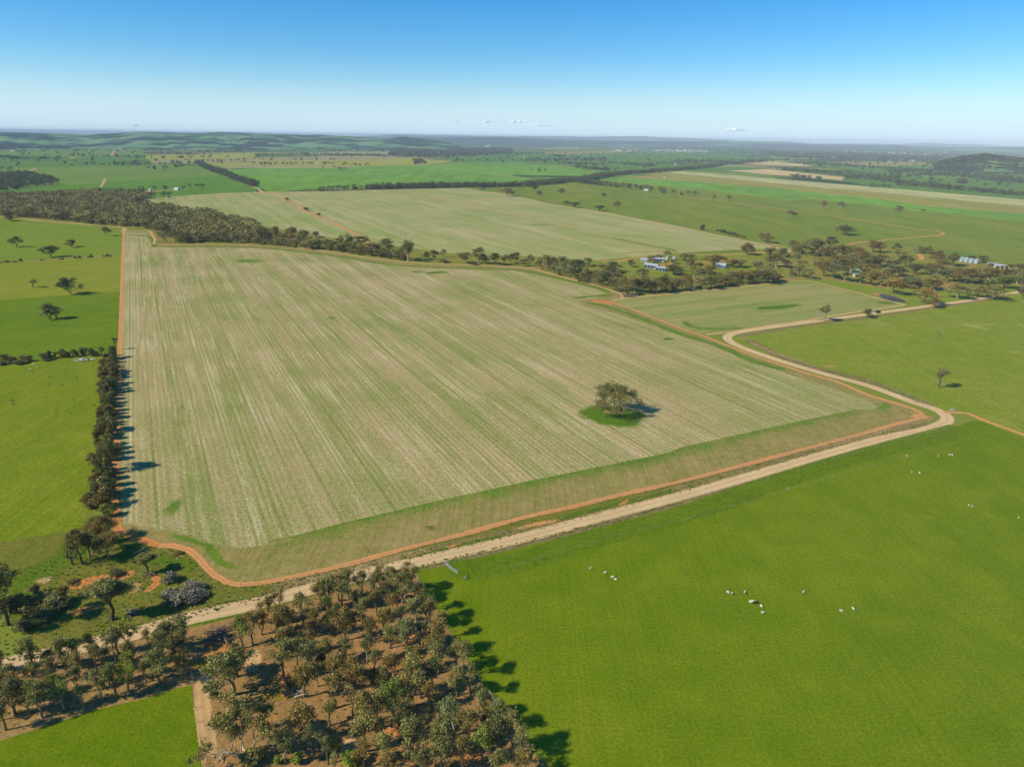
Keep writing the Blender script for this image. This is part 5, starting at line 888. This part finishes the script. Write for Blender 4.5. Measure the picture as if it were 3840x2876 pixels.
def gate(p, q, label, h=1.2):
    a, b = G(*p), G(*q); L = math.hypot(b[0]-a[0], b[1]-a[1]); o = empty('steel_gate', (a[0], a[1], 0), math.atan2(b[1]-a[1], b[0]-a[0])); tag(o, label, 'gate')
    V, Q = tubes([[((0, 0, z), .03), ((L, 0, z), .03)] for z in (.15, .4, .65, .9, h)], 6); new_obj('rail', mesh_np('rail', V, Q), o, M['steel'])
    V, Q = tubes([[((x, 0, .1), .035), ((x, 0, h+.02), .035)] for x in (0, L/2, L)], 6); new_obj('frame', mesh_np('frame', V, Q), o, M['steel'])
    for x in (0, L):
        V, Q = tubes([[((x, .12, -.3), .09), ((x, .12, 1.5), .08)]], 6); new_obj('post', mesh_np('post', V, Q), o, M['post'])
gate((1668, 2113), (1690, 2136), 'pale steel gate swung open beside the road corner of the bright crop'); gate((1690, 2136), (1716, 2152), 'second pale steel gate, lower and further from the road')
gate((1834, 2600), (1858, 2640), 'upper steel gate on the plantation edge'); gate((1858, 2640), (1884, 2684), 'lower steel gate on the plantation edge'); gate((1740, 2176), (1748, 2168), 'short steel strut by the gates in the bright crop')
# ------------------------------------------------------------------ farm buildings
def m_corr(name, c, per=.35):
    s = Sh(name); tc = s.n('TexCoord').outputs['Object']; sp = s.n('SeparateXYZ', i_0=tc); wv = s.ma('SINE', s.ma('MULTIPLY', sp.outputs[0], 6.28/per)); n = s.noise(.8, 4, .6, tc)
    return s.surf(s.mix(1., c, s.ramp(n, [(.3, .82), (.7, 1.12)]), 'MULTIPLY'), .45, wv, .5, .05, spec=.4, Metallic=.15)
M['roofw'] = m_corr('roof_white', C(186, 190, 194)); M['wallb'] = m_corr('wall_blue', C(128, 150, 166)); M['rust'] = m_corr('roof_rust', C(168, 150, 136)); M['dark'] = m_plain('dark_opening', C(38, 36, 36)); M['wallc'] = m_corr('wall_cream', C(206, 200, 186)); M['glass'] = m_plain('window_glass', C(60, 72, 84), .1); M['greent'] = m_corr('tank_green', C(140, 190, 160)); M['silo'] = m_corr('silo_zinc', C(176, 186, 194))
def shed(name, p, ang, L, W, h, rise, label, wall, roof, cat='shed', openings=3, kind='gable', door=True):
    x, y = G(*p); o = empty(name, (x, y, 0), R(ang)); tag(o, label, cat)
    bm = bmesh.new(); hw, hl = W/2, L/2; zr = h+rise
    sec = [(-hw, 0), (-hw, h), (0, zr) if kind == 'gable' else (0, h+rise/2), (hw, h if kind == 'gable' else h+rise), (hw, 0)]
    a = [bm.verts.new((-hl, q[0], q[1])) for q in sec]; b = [bm.verts.new((hl, q[0], q[1])) for q in sec]
    bm.faces.new(a); bm.faces.new(b[::-1]); bm.faces.new((a[0], b[0], b[1], a[1])[::-1]); bm.faces.new((a[3], b[3], b[4], a[4])[::-1])
    bmesh.ops.recalc_face_normals(bm, faces=bm.faces); bm_obj('wall', bm, wall, o)
    bm = bmesh.new(); ov = .45
    segs = [(-hw-ov, h-ov*rise/hw if kind == 'gable' else h-.1, 0, zr)] + [(0, zr, hw+ov, h-ov*rise/hw)] if kind == 'gable' else [(-hw-ov, h-.05, hw+ov, h+rise+.05)]
    for y0, z0, y1, z1 in segs:
        vs = [bm.verts.new((xx, yy, zz+dz)) for dz in (.06, .2) for xx, yy, zz in ((-hl-ov, y0, z0), (hl+ov, y0, z0), (hl+ov, y1, z1), (-hl-ov, y1, z1))]
        for f in ((3, 2, 1, 0), (4, 5, 6, 7), (0, 1, 5, 4), (1, 2, 6, 5), (2, 3, 7, 6), (3, 0, 4, 7)): bm.faces.new([vs[i] for i in f])
    bm_obj('roof', bm, roof, o)
    for i in range(openings):
        xx = -hl+L*(i+.5)/openings; bm = bmesh.new(); ww = L/openings*.3; boxes_bm(bm, xx-ww, xx+ww, -hw-.04, -hw+.06, h*.12 if door else h*.4, h*.8); bm_obj('door' if (door and i == 0) else 'window', bm, M['dark'] if door else M['glass'], o)
    return o
shed('farm_shed', C2((1207, 565))[0], -39, 14, 6.2, 3.1, 1.2, 'long blue-grey shed with white roof, left of its pair', M['wallb'], M['roofw'], openings=4)
shed('farm_shed', C2((1290, 588))[0], -32, 9.5, 5.6, 2.9, .9, 'shorter blue-grey shed with white roof, right of its pair', M['wallb'], M['roofw'], openings=3)
shed('machinery_shed', C2((1268, 508))[0], -6, 12.5, 5.5, 2.5, .7, 'open-fronted shed with flat rusty white roof behind the long shed', M['rust'], M['roofw'], openings=4, kind='skillion')
shed('farm_house', C2((1143, 508))[0], -20, 7, 5.5, 2., 1.3, 'small white-roofed hut at the left end of the farm', M['wallc'], M['roofw'], 'house', 4, door=False)
shed('farm_house', C2((1805, 562))[0], -24, 9, 7, 2.6, 1.8, 'farmhouse with pale roof half hidden by trees', M['wallb'], M['roofw'], 'house', 4, door=False)
shed('farm_house', PL(4.81, 3100, 900, (480, 590))[0], 10, 9, 5.5, 2.4, 1.4, 'green-roofed cottage among the creek trees left of the pond', M['wallc'], M['greent'], 'house', 3, door=False)
shed('garden_shed', PL(4.81, 3100, 900, (530, 660))[0], 10, 5, 3.4, 2., .8, 'tiny mint-green hut below the green-roofed cottage', M['wallc'], M['greent'], openings=2)
shed('farm_house', PL(4.81, 3100, 900, (220, 400))[0], 5, 9, 5, 2.4, 1.2, 'low grey-roofed house deep in the woods by the red track bend', M['wallb'], M['silo'], 'house', 3, door=False)
shed('garden_shed', PL(4.81, 3100, 900, (1085, 630))[0], 20, 3, 2.6, 2., .7, 'small white hut among trees above the creek bed', M['wallc'], M['roofw'], openings=2)
for i, (x, y, L, a_, rf, lb) in enumerate(((1420, 640, 9, -12, 'rust', 'rusty open shed right of the silos'), (1650, 690, 12, -14, 'roofw', 'long white-roofed shed behind the right woods'), (1980, 720, 8, -10, 'rust', 'brown-roofed shed at the far right of the farm row'))):
    shed('farm_shed', PL(6.506, 3500, 900, (x, y))[0], a_, L, 5, 2.6, 1.1, lb, M['wallc'] if i else M['rust'], M[rf], openings=3)
def cyl(bm, r, z0, z1, n=24, r2=None):
    r2 = r if r2 is None else r2; a = [bm.verts.new((r*math.cos(6.2832*i/n), r*math.sin(6.2832*i/n), z0)) for i in range(n)]; b = [bm.verts.new((r2*math.cos(6.2832*i/n), r2*math.sin(6.2832*i/n), z1)) for i in range(n)]
    for i in range(n): bm.faces.new((a[i], a[(i+1) % n], b[(i+1) % n], b[i]))
    bm.faces.new(a[::-1]); bm.faces.new(b)
def silo(p, r, h, label, mat='silo', name='grain_silo', cat='silo', group=None, cone=.35, legs=0.):
    x, y = G(*p) if len(p) == 2 else p[:2]; o = empty(name, (x, y, 0)); tag(o, label, cat, group)
    bm = bmesh.new(); cyl(bm, r, legs, h)
    for k in range(1, 5): cyl(bm, r*1.02, legs+(h-legs)*k/5-.05, legs+(h-legs)*k/5+.05)
    bm_obj('body', bm, M[mat], o); bm = bmesh.new(); cyl(bm, r*1.06, h+.01, h+r*cone+.01, r2=r*.15); cyl(bm, r*.16, h+r*cone+.02, h+r*cone+.3); bm_obj('lid', bm, M['roofw'], o)
    bm = bmesh.new(); boxes_bm(bm, -.3, .3, -r-.12, -r+.05, .3, 1.3); bm_obj('hatch', bm, M['dark'], o)
for i, (x, y, t_) in enumerate(((690, 525, 430), (806, 540, 450), (922, 560, 468), (1048, 578, 487))):
    q = PL(6.506, 3500, 900, (x, y)); silo(q[0], 2.5, 3.9, ('leftmost of the four zinc silos in a row at right', 'second from left of the four zinc silos in a row', 'third from left of the four zinc silos in a row', 'rightmost of the four zinc silos in a row')[i], group='four zinc silos in a row')
silo(C2((1342, 498))[0], 1.4, 4.2, 'tall narrow pale silo behind the open-fronted farm shed', 'wallc'); silo(C2((1402, 496))[0], 2.0, 3.2, 'wide pale silo with conical lid, right of the narrow one', 'wallc')
silo(C2((1238, 583))[0], 1.4, 1.7, 'round water tank between the two blue-grey sheds', 'rust', 'water_tank', 'water tank', cone=.1); silo(C2((1309, 516))[0], 1.3, 1.5, 'cream water tank at the right end of the open-fronted shed', 'wallc', 'water_tank', 'water tank', cone=.1); silo(PL(6.506, 3500, 900, (1320, 605))[0], 1.4, 1.8, 'mint-green water tank beside the rusty open shed', 'greent', 'water_tank', 'water tank', cone=.15)
# grain terminal, town and scattered far buildings
bmh = bmesh.new(); boxes_bm(bmh, -.5, .5, -.5, .5, 0, .7); v_ = [bmh.verts.new(c) for c in ((-.5, -.5, .705), (.5, -.5, .705), (.5, .5, .705), (-.5, .5, .705), (-.5, 0, 1), (.5, 0, 1))]
for f in ((0, 1, 5, 4), (2, 3, 4, 5), (0, 4, 3), (1, 2, 5), (3, 2, 1, 0)): bmh.faces.new([v_[i] for i in f])
hme = bpy.data.meshes.new('far_building'); bmh.to_mesh(hme); bmh.free(); hme.materials.append(m_plain('far_white', C(214, 212, 208), .8)); rgb = random.Random(12)
def far_b(px, py, wpx, hm, label, group, dd=None):
    x, y = G(px, py); d = math.hypot(x, y); o = new_obj('building', hme); o.location = (x, y, gz(y)-.1); o.scale = (wpx/F*d, max(8, wpx/F*d*.5), hm); o.rotation_euler = (0, 0, rgb.uniform(-.4, .4)); tag(o, label, 'building', group)
for i in range(48):
    t = rgb.random(); x = 1920+(880+t*830)/2.304; y = 440+(287+t*12+rgb.gauss(0, 6))/2.304; far_b(x, y, rgb.uniform(2.5, 6 if rgb.random() > .25 else 13), rgb.uniform(4, 9), 'small white building of the distant town right of centre', 'white buildings of the distant town')
for i in range(18):
    x = 1920+(1200+rgb.random()*480)/2.304; y = 440+(278+rgb.random()*24)/2.304; far_b(x, y, rgb.uniform(4, 12), rgb.uniform(5, 9), 'small white building of the distant town right of centre', 'white buildings of the distant town')
for i, (x0, x1, y, n_, g_) in enumerate(((60, 200, 273, 8, 'hamlet'), (250, 420, 270, 10, 'hamlet'), (780, 960, 302, 9, 'hamlet'), (1020, 1180, 315, 12, 'suburb'), (1200, 1420, 322, 12, 'suburb'), (1030, 1320, 380, 26, 'estate'), (640, 760, 300, 5, 'hamlet'), (2120, 2210, 438, 8, 'estate'), (1400, 1540, 298, 7, 'hamlet'))):
    for k in range(n_): far_b(2880+rgb.uniform(x0, x1)/2.304, 440+(y+rgb.gauss(0, 4))/2.304, rgb.uniform(3, 9 if i != 3 else 14), rgb.uniform(5, 9), 'tiny white building of a %s in the wooded plain at far right' % g_, 'white buildings scattered in the far right plain')
for i, (x, y, wp, hm, lb) in enumerate(((1985, 255, 12, 16, 'broad white shed cluster left part, on the far plain at centre'), (2008, 252, 14, 20, 'broad white shed cluster right part, on the far plain at centre'), (1200, 252, 12, 9, 'low white building left of the distant grain silos'), (555, 245, 12, 8, 'pale building among trees in front of the left hills'), (680, 250, 14, 8, 'cream building right of the first one in front of the left hills'), (540, 408, 16, 7, 'white homestead in the grey far paddock'), (485, 330, 5, 6, 'small white house among the far left trees'), (1580, 308, 18, 7, 'white homestead in the trees below the grain silos'), (1860, 255, 14, 8, 'long low white row left of the broad shed cluster'), (1330, 310, 6, 7, 'tiny orange-roofed hut above the green band'))):
    far_b(960+x/2.304, 440+y/2.304, wp/1.6, hm, lb, None)
for i, (x, y, wp, hm, lb) in enumerate(((1530, 632, 26, 6, 'white homestead shed beside the far left garden trees'), (1300, 640, 9, 5, 'small roofed hut in the far left garden trees'), (1045, 280, 16, 7, 'blue-white shed on the ridge paddock at far left'), (990, 288, 6, 6, 'small hut left of the blue-white ridge shed'), (1778, 240, 6, 8, 'tiny white house in the dark wood below the left hills'), (110, 296, 14, 7, 'pale shed at the far left'))):
    far_b(x/2.304, 440+y/2.304, wp/1.6, hm, lb, None)
for i, (x, y, wp, hm, lb) in enumerate(((1160, 636, 22, 4, 'small white shed in the tree row beside the olive crop'), (1410, 412, 8, 7, 'white house at the bend of the far hedge'), (560, 280, 12, 9, 'white shed left of the distant town'), (1317, 528, 4, 4, 'tiny white trough shed in the brown crop band'), (105, 355, 4, 14, 'small white tower in the far green paddock'), (925, 295, 6, 9, 'single white house just below the distant town'))):
    far_b(1920+x/2.304, 440+y/2.304, wp/1.6, hm, lb, None)
for i, (x, y, wp, hm, lb) in enumerate(((565, 358, 6, 12, 'tall white farm tower in the dark wood at right'), (690, 392, 12, 6, 'white farm shed at the wood edge at right'), (1545, 372, 6, 7, 'white house at the foot of the wooded hill'), (1980, 388, 10, 7, 'pink-white house on the wooded hill slope'), (1800, 380, 5, 6, 'tiny house left of the one on the hill slope'))):
    far_b(2880+x/2.304, 440+y/2.304, wp/1.6, hm, lb, None)
for i, (x, r, h) in enumerate(((1262, 8, 16), (1272, 8, 16), (1308, 7, 30), (1318, 7, 34), (1346, 8, 30), (1368, 12, 12))):
    q = B((x, 252))[0]; silo(q, r, h, '%s white grain silo of the distant terminal' % ('first, short', 'second, short', 'third, tall', 'fourth, tallest', 'fifth, tall', 'sixth, squat')[i], 'wallc', group='white silos of the distant grain terminal')
# ------------------------------------------------------------------ small things
def skin_mesh(name, joints, edges, sub=1):
    me = bpy.data.meshes.new(name); me.from_pydata([j[0] for j in joints], edges, []); o = bpy.data.objects.new(name, me); COL.objects.link(o)
    md = o.modifiers.new('s', 'SKIN'); md.use_smooth_shade = True
    for v, j in zip(me.skin_vertices[0].data, joints): v.radius = j[1]
    me.skin_vertices[0].data[0].use_root = True; md2 = o.modifiers.new('u', 'SUBSURF'); md2.levels = sub
    dg = bpy.context.evaluated_depsgraph_get(); r = bpy.data.meshes.new_from_object(o.evaluated_get(dg)); bpy.data.objects.remove(o); r.name = name
    return r
J = [((0, 0, .66), (.24, .25)), ((.3, 0, .66), (.25, .27)), ((-.32, 0, .68), (.24, .25)), ((-.5, 0, .62), (.1, .12)), ((.48, 0, .74), (.13, .15)), ((.62, 0, .72), (.09, .1)), ((.78, 0, .6), (.06, .06)),
     ((.34, .13, .4), (.06, .06)), ((.34, .13, 0), (.03, .03)), ((.34, -.13, .4), (.06, .06)), ((.34, -.13, 0), (.03, .03)), ((-.34, .13, .42), (.07, .07)), ((-.3, .13, 0), (.03, .03)), ((-.34, -.13, .42), (.07, .07)), ((-.3, -.13, 0), (.03, .03))]
Eg = [(0, 1), (0, 2), (2, 3), (1, 4), (4, 5), (5, 6), (1, 7), (7, 8), (1, 9), (9, 10), (2, 11), (11, 12), (2, 13), (13, 14)]
try: sheep = skin_mesh('sheep', J, Eg)
except Exception as ex: print('skin failed', ex); sheep = None
s = Sh('wool'); M['wool'] = s.surf(s.mix(s.noise(8., 3), C(236, 226, 200), C(206, 194, 168)), 1.); M['wool_dark'] = m_plain('dark_wool', C(84, 62, 48))
if sheep:
    sheep.materials.append(M['wool']); sh2 = sheep.copy(); sh2.materials.clear(); sh2.materials.append(M['wool_dark'])
    S_ = [(F2((1613, 752))[0], 'topmost of four sheep in a slanting line left of centre'), (F2((1707, 780))[0], 'second of four sheep in a slanting line'), (F2((1754, 808))[0], 'third of four sheep in a slanting line'), (F2((1774, 824))[0], 'lowest of four sheep in a slanting line')]
    S_ += [(F3((x, y))[0], l) for x, y, l in ((1452, 128, 'sheep nearest the fence at upper right of the crop'), (1656, 127, 'lone sheep left of a pair at upper right'), (1731, 119, 'left sheep of the topmost pair at right'), (1746, 121, 'right sheep of the topmost pair at right'), (1483, 231, 'left sheep of the pair below the fence-side sheep'), (1533, 236, 'right sheep of the pair below the fence-side sheep'), (1854, 446, 'left sheep of the right-hand pair'), (1874, 453, 'right sheep of the right-hand pair'), (2176, 527, 'sheep closest to the right frame edge'), (292, 1011, 'leftmost sheep of the lower flock'), (319, 1019, 'sheep just right of the leftmost in the lower flock'), (401, 1009, 'sheep above the huddle in the lower flock'), (436, 1073, 'left sheep of the tight huddle'), (455, 1072, 'middle sheep of the tight huddle'), (467, 1070, 'right sheep of the tight huddle'), (507, 1101, 'sheep just below the tight huddle'), (516, 1143, 'lowest sheep of the flock'), (781, 1009, 'solitary sheep between flock and right pair'), (1027, 1132, 'left of the last two grazing sheep'), (1104, 1119, 'right of the last two grazing sheep'))]
    S_ += [(E1((x, y))[0], 'sheep resting below the left hedgerow, %s' % l) for x, y, l in ((190, 464, 'lower left of its group'), (204, 463, 'lower right of its group'), (212, 430, 'beside the hedge shade'), (226, 436, 'middle of its group'), (240, 446, 'right end of its group'), (150, 489, 'left of the group'))]
    for i, (q, lb) in enumerate(S_):
        x, y = G(*q); o = new_obj('sheep', sheep); o.location = (x, y, LAYER[0]*.0+.1); o.rotation_euler = (0, 0, rgb.uniform(0, 6.28)); o.scale = (.85, .85, .85); tag(o, 'white '+lb, 'sheep', 'grazing sheep')
    for q, lb in ((F3((461, 1077))[0], 'left dark brown sheep in the tight huddle'), (F3((474, 1075))[0], 'right dark brown sheep in the tight huddle')):
        x, y = G(*q); o = new_obj('sheep', sh2); o.location = (x, y, .1); o.rotation_euler = (0, 0, 1.2); o.scale = (.9,)*3; tag(o, lb, 'sheep', 'grazing sheep')
# dry clumps dotting the old windrows of the left pasture
clv = [lod(760, .6, .05, .5, 4, 1, 12, .35, .3)]
for i in range(14):
    k = i % 5; t = rgb.random(); x0, x1 = ((115, 75), (325, 270), (400, 360), (490, 450), (630, 590))[k]; q = E1((x0+(x1-x0)*t+rgb.gauss(0, 8), 480+t*270))[0]
    x, y = G(*q); o = new_obj('dry_clump', clv[0]['crown']); o.color = (1.7, 1.7, 1.4, 1); o.location = (x, y, .2); s1 = rgb.uniform(.4, .8); o.scale = (s1*1.2, s1, s1*.8)
    tag(o, 'pale dry clump on an old windrow line of the left pasture', 'dry clump', 'dry clumps on the windrows')
# rock pile, brush pile, logs
def pile(name, q, n, r, hgt, label, mat, cat, seed, loglen=0):
    x, y = G(*q); rg_ = random.Random(seed)
    if loglen:
        paths = []
        for i in range(n):
            a = rg_.uniform(0, 6.28); p = np.array([rg_.gauss(0, r*.4), rg_.gauss(0, r*.4), rg_.uniform(.1, hgt)]); d = np.array([math.cos(a), math.sin(a), rg_.gauss(.12, .2)])*loglen*rg_.uniform(.4, 1.)/2; rr = rg_.uniform(.05, .16)
            p[2] = max(p[2], abs(d[2])+.1); paths.append([(p-d, rr), (p+np.array([rg_.gauss(0, .2), rg_.gauss(0, .2), .1]), rr*.9), (p+d, rr*.5)])
        V, Q = tubes(paths, 5); o = new_obj(name, mesh_np(name, V, Q), mat=mat); o.location = (x, y, .1)
    else:
        bm = bmesh.new()
        for i in range(n):
            a = rg_.uniform(0, 6.28); rr = rg_.random()**.6*r; sz = rg_.uniform(.3, .8); m4 = Matrix.Translation((math.cos(a)*rr*1.5, math.sin(a)*rr*.8, max(0.1, hgt*(1-rr/r)))) @ Matrix.Rotation(rg_.uniform(0, 3), 4, 'Z') @ Matrix.Diagonal((sz, sz*rg_.uniform(.6, 1), sz*.6, 1))
            g_ = bmesh.ops.create_icosphere(bm, subdivisions=1, radius=1, matrix=m4)
            for v in g_['verts']: v.co += Vector((rg_.gauss(0, .06), rg_.gauss(0, .06), rg_.gauss(0, .05)))
        o = bm_obj(name, bm, mat); o.location = (x, y, .1)
    return tag(o, label, cat)
M['rock'] = m_plain('rock', C(206, 196, 186), .9); M['log'] = m_plain('log', C(128, 112, 98), .9); M['logp'] = m_plain('log_pale', C(180, 168, 150), .9)
pile('rock_pile', E1((548, 399))[0], 46, 3.6, 1.1, 'heap of pale rocks on bare soil below the hedgerow', M['rock'], 'rock pile', 1)
pile('brush_pile', K1((1820, 450))[0], 60, 4, 1.4, 'tangled heap of dead branches near the road at the plantation corner', M['log'], 'brush pile', 2, 4.5)
pile('brush_pile', C2((1000, 812))[0], 50, 7, 2, 'grey heap of fallen timber where the field tracks meet', M['log'], 'brush pile', 3, 8)
pile('fallen_log', K4((1760, 815))[0], 8, 2.2, .4, 'fallen trunk and limbs under the round-headed gum by the dam', M['log'], 'fallen log', 4, 4)
pile('fallen_log', K4((1290, 1350))[0], 4, 1.6, .2, 'thin fallen limbs at the foot of the long-trunked gum', M['log'], 'fallen log', 5, 2.6)
pile('fallen_log', K4((1660, 570))[0], 5, 1.5, .3, 'grey fallen branch below the shelterbelt end', M['logp'], 'fallen log', 6, 4)
for i, q in enumerate((K2((690, 860)), K2((380, 850)), K2((750, 850)), K5((500, 1390)), K5((1580, 560)))): pile('fallen_log', q[0], 5, 1.2, .2, ('fallen limbs beside the white-trunked gum in mid plantation', 'bleached branch lying in the western clearing', 'broken limbs right of the white-trunked gum', 'bare branch lying left of the largest gum', 'pale fallen branch under a small gum in the clearing')[i], M['logp'], 'fallen log', 10+i, 3.4)
# water trough by the hedge, sign on the right pasture
x, y = G(*E3((1748, 934))[0]); bm = bmesh.new(); boxes_bm(bm, -1.1, 1.1, -.35, .35, .15, .9); o = bm_obj('water_trough', bm, M['roofw'], None, .08); o.location = (x, y, 0); tag(o, 'white concrete trough by the gateway at the road corner', 'trough')
for i, (q, lb) in enumerate(((E3((298, 434))[0], 'left white marker post at the top road bend'), (E3((346, 438))[0], 'right white marker post at the top road bend'), (E3((1655, 1012))[0], 'white marker post inside the lower road corner'), (F3((683, 340))[0], 'white post on the electric fence line'), (F3((553, 268))[0], 'white post beside the gravel road'), (F2((1125, 564))[0], 'white stone marker on the near road edge'))):
    x, y = G(*q); o = empty('marker_post', (x, y, 0)); tag(o, lb, 'marker post'); bm = bmesh.new(); boxes_bm(bm, -.09, .09, -.04, .04, 0, 1.2); bm_obj('post', bm, M['roofw'], o); bm = bmesh.new(); boxes_bm(bm, -.07, .07, -.055, -.042, .9, 1.05); bm_obj('reflector', bm, M['rust'], o)
# car
x, y = G(*E3((1265, 300))[0]); car = empty('car', (x, y, .15), R(28)); tag(car, 'dark grey car driving along the gravel road', 'car')
M['paint'] = m_plain('car_paint', C(58, 60, 66), .3); M['tyre'] = m_plain('tyre', C(28, 28, 28), .9)
bm = bmesh.new(); sec = [(-2.25, .35), (-2.3, .8), (-2.1, 1.02), (.9, 1.05), (2.0, .92), (2.3, .7), (2.3, .35)]
a = [bm.verts.new((p_[0], -.88, p_[1])) for p_ in sec]; b = [bm.verts.new((p_[0], .88, p_[1])) for p_ in sec]
bm.faces.new(a); bm.faces.new(b[::-1])
for i in range(len(sec)): bm.faces.new((a[i], b[i], b[(i+1) % len(sec)], a[(i+1) % len(sec)])[::-1])
bmesh.ops.recalc_face_normals(bm, faces=bm.faces); bm_obj('body', bm, M['paint'], car, .06)
bm = bmesh.new(); sec = [(-2.1, 1.0), (-1.85, 1.62), (.35, 1.66), (1.1, 1.03)]
a = [bm.verts.new((p_[0], -.8+.1*(p_[1] > 1.3), p_[1])) for p_ in sec]; b = [bm.verts.new((p_[0], .8-.1*(p_[1] > 1.3), p_[1])) for p_ in sec]
bm.faces.new(a); bm.faces.new(b[::-1])
for i in range(4): bm.faces.new((a[i], b[i], b[(i+1) % 4], a[(i+1) % 4])[::-1])
bmesh.ops.recalc_face_normals(bm, faces=bm.faces); bm_obj('cabin', bm, M['glass'], car, .04)
bm = bmesh.new(); boxes_bm(bm, -1.8, .3, -.68, .68, 1.665, 1.72); bm_obj('roof', bm, M['paint'], car)
for sx_ in (-1.4, 1.4):
    for sy_ in (-.85, .85):
        bm = bmesh.new(); cyl(bm, .36, -.12, .12, 20); o = bm_obj('wheel', bm, M['tyre'], car); o.rotation_euler = (R(90), 0, 0); o.location = (sx_, sy_, .36)
# ------------------------------------------------------------------ clouds
s = Sh('cloud'); lw = s.n('LayerWeight', i_Blend=.35).outputs['Facing']; n = s.noise(.012, 4, .6)
al = s.ma('MULTIPLY', s.ma('SUBTRACT', 1., s.ma('POWER', lw, 1.2)), s.ramp(n, [(.3, .3), (.5, 1.)])); CL = s.surf(C(250, 250, 250), 1., alpha=al, spec=0.)
CLD = [(A((1175, 75))[0], 22, 8), (B((1450, 48))[0], 12, 4), (B((1730, 43))[0], 34, 6), (B((1995, 45))[0], 28, 12), (B((2130, 54))[0], 26, 6), (B((2190, 55))[0], 22, 5), (Cc((40, 45))[0], 48, 13), (Cc((260, 73))[0], 78, 7), (Cc((440, 78))[0], 20, 5), (Cc((600, 87))[0], 34, 4), (Cc((1000, 96))[0], 46, 6), (Cc((1920, 114))[0], 74, 13)]
cl_lab = ['small white cloud over the left hills', 'tiny wisp left of the grey wisps at centre', 'flat grey wisp left of centre', 'ragged grey cloud left of the brightest centre cloud', 'thin wisp between ragged cloud and centre cloud', 'thin wisp touching the centre cloud', 'bright small cloud at centre', 'long flat cloud streak right of the centre cloud', 'short wisp after the long streak', 'faint thin wisp right of the short wisp', 'faint flat cloud above the distant town', 'bright flat-based cloud on the right']
for i, ((px, py), wp, hp_) in enumerate(CLD):
    Dd = 36000; d = ray(px, py); hyp = math.hypot(d[0], d[1]); c0 = np.array([d[0]/hyp*Dd, d[1]/hyp*Dd, H+d[2]/hyp*Dd]); k = Dd/F
    bm = bmesh.new(); rg_ = random.Random(900+i); nn = 9+wp//6
    for j in range(nn):
        u = (j+.5)/nn*2-1+rg_.gauss(0, .08); env = max(.15, 1-u*u); r_ = hp_*k*.36*env*rg_.uniform(.6, 1.2)
        bmesh.ops.create_icosphere(bm, subdivisions=2, radius=1, matrix=Matrix.Translation((u*wp*k*.5, rg_.gauss(0, 60), r_*.35+rg_.random()*hp_*k*.12)) @ Matrix.Diagonal((wp*k*.11*rg_.uniform(.7, 1.4), r_*1.6, r_, 1)))
    for f in bm.faces: f.smooth = True
    o = bm_obj('cloud', bm, CL); o.location = c0; o.rotation_euler = (0, 0, math.atan2(-c0[0], c0[1])); o.location.z = max(o.location.z, 250); tag(o, cl_lab[i], 'cloud', 'small clouds low over the horizon')
# ------------------------------------------------------------------ haze
bm = bmesh.new(); boxes_bm(bm, -32000, 32000, -1000, 31500, -66, 150); hz_ = bm_obj('haze', bm, None)
hm = bpy.data.materials.new('haze'); hm.use_nodes = True; ht = hm.node_tree; ht.nodes.clear(); ho = ht.nodes.new('ShaderNodeOutputMaterial'); pv = ht.nodes.new('ShaderNodeVolumePrincipled')
pv.inputs['Color'].default_value = (.84, .95, 1, 1); pv.inputs['Density'].default_value = 6e-5; pv.inputs['Anisotropy'].default_value = -.35
ht.links.new(pv.outputs[0], ho.inputs['Volume']); hz_.data.materials.append(hm); tag(hz_, 'pale blue haze over the far plain and hills', 'haze', None, 'stuff')
print('TREES', NTREE[0], 'LAYERS', LAYER[0], 'OBJ', len(bpy.data.objects))
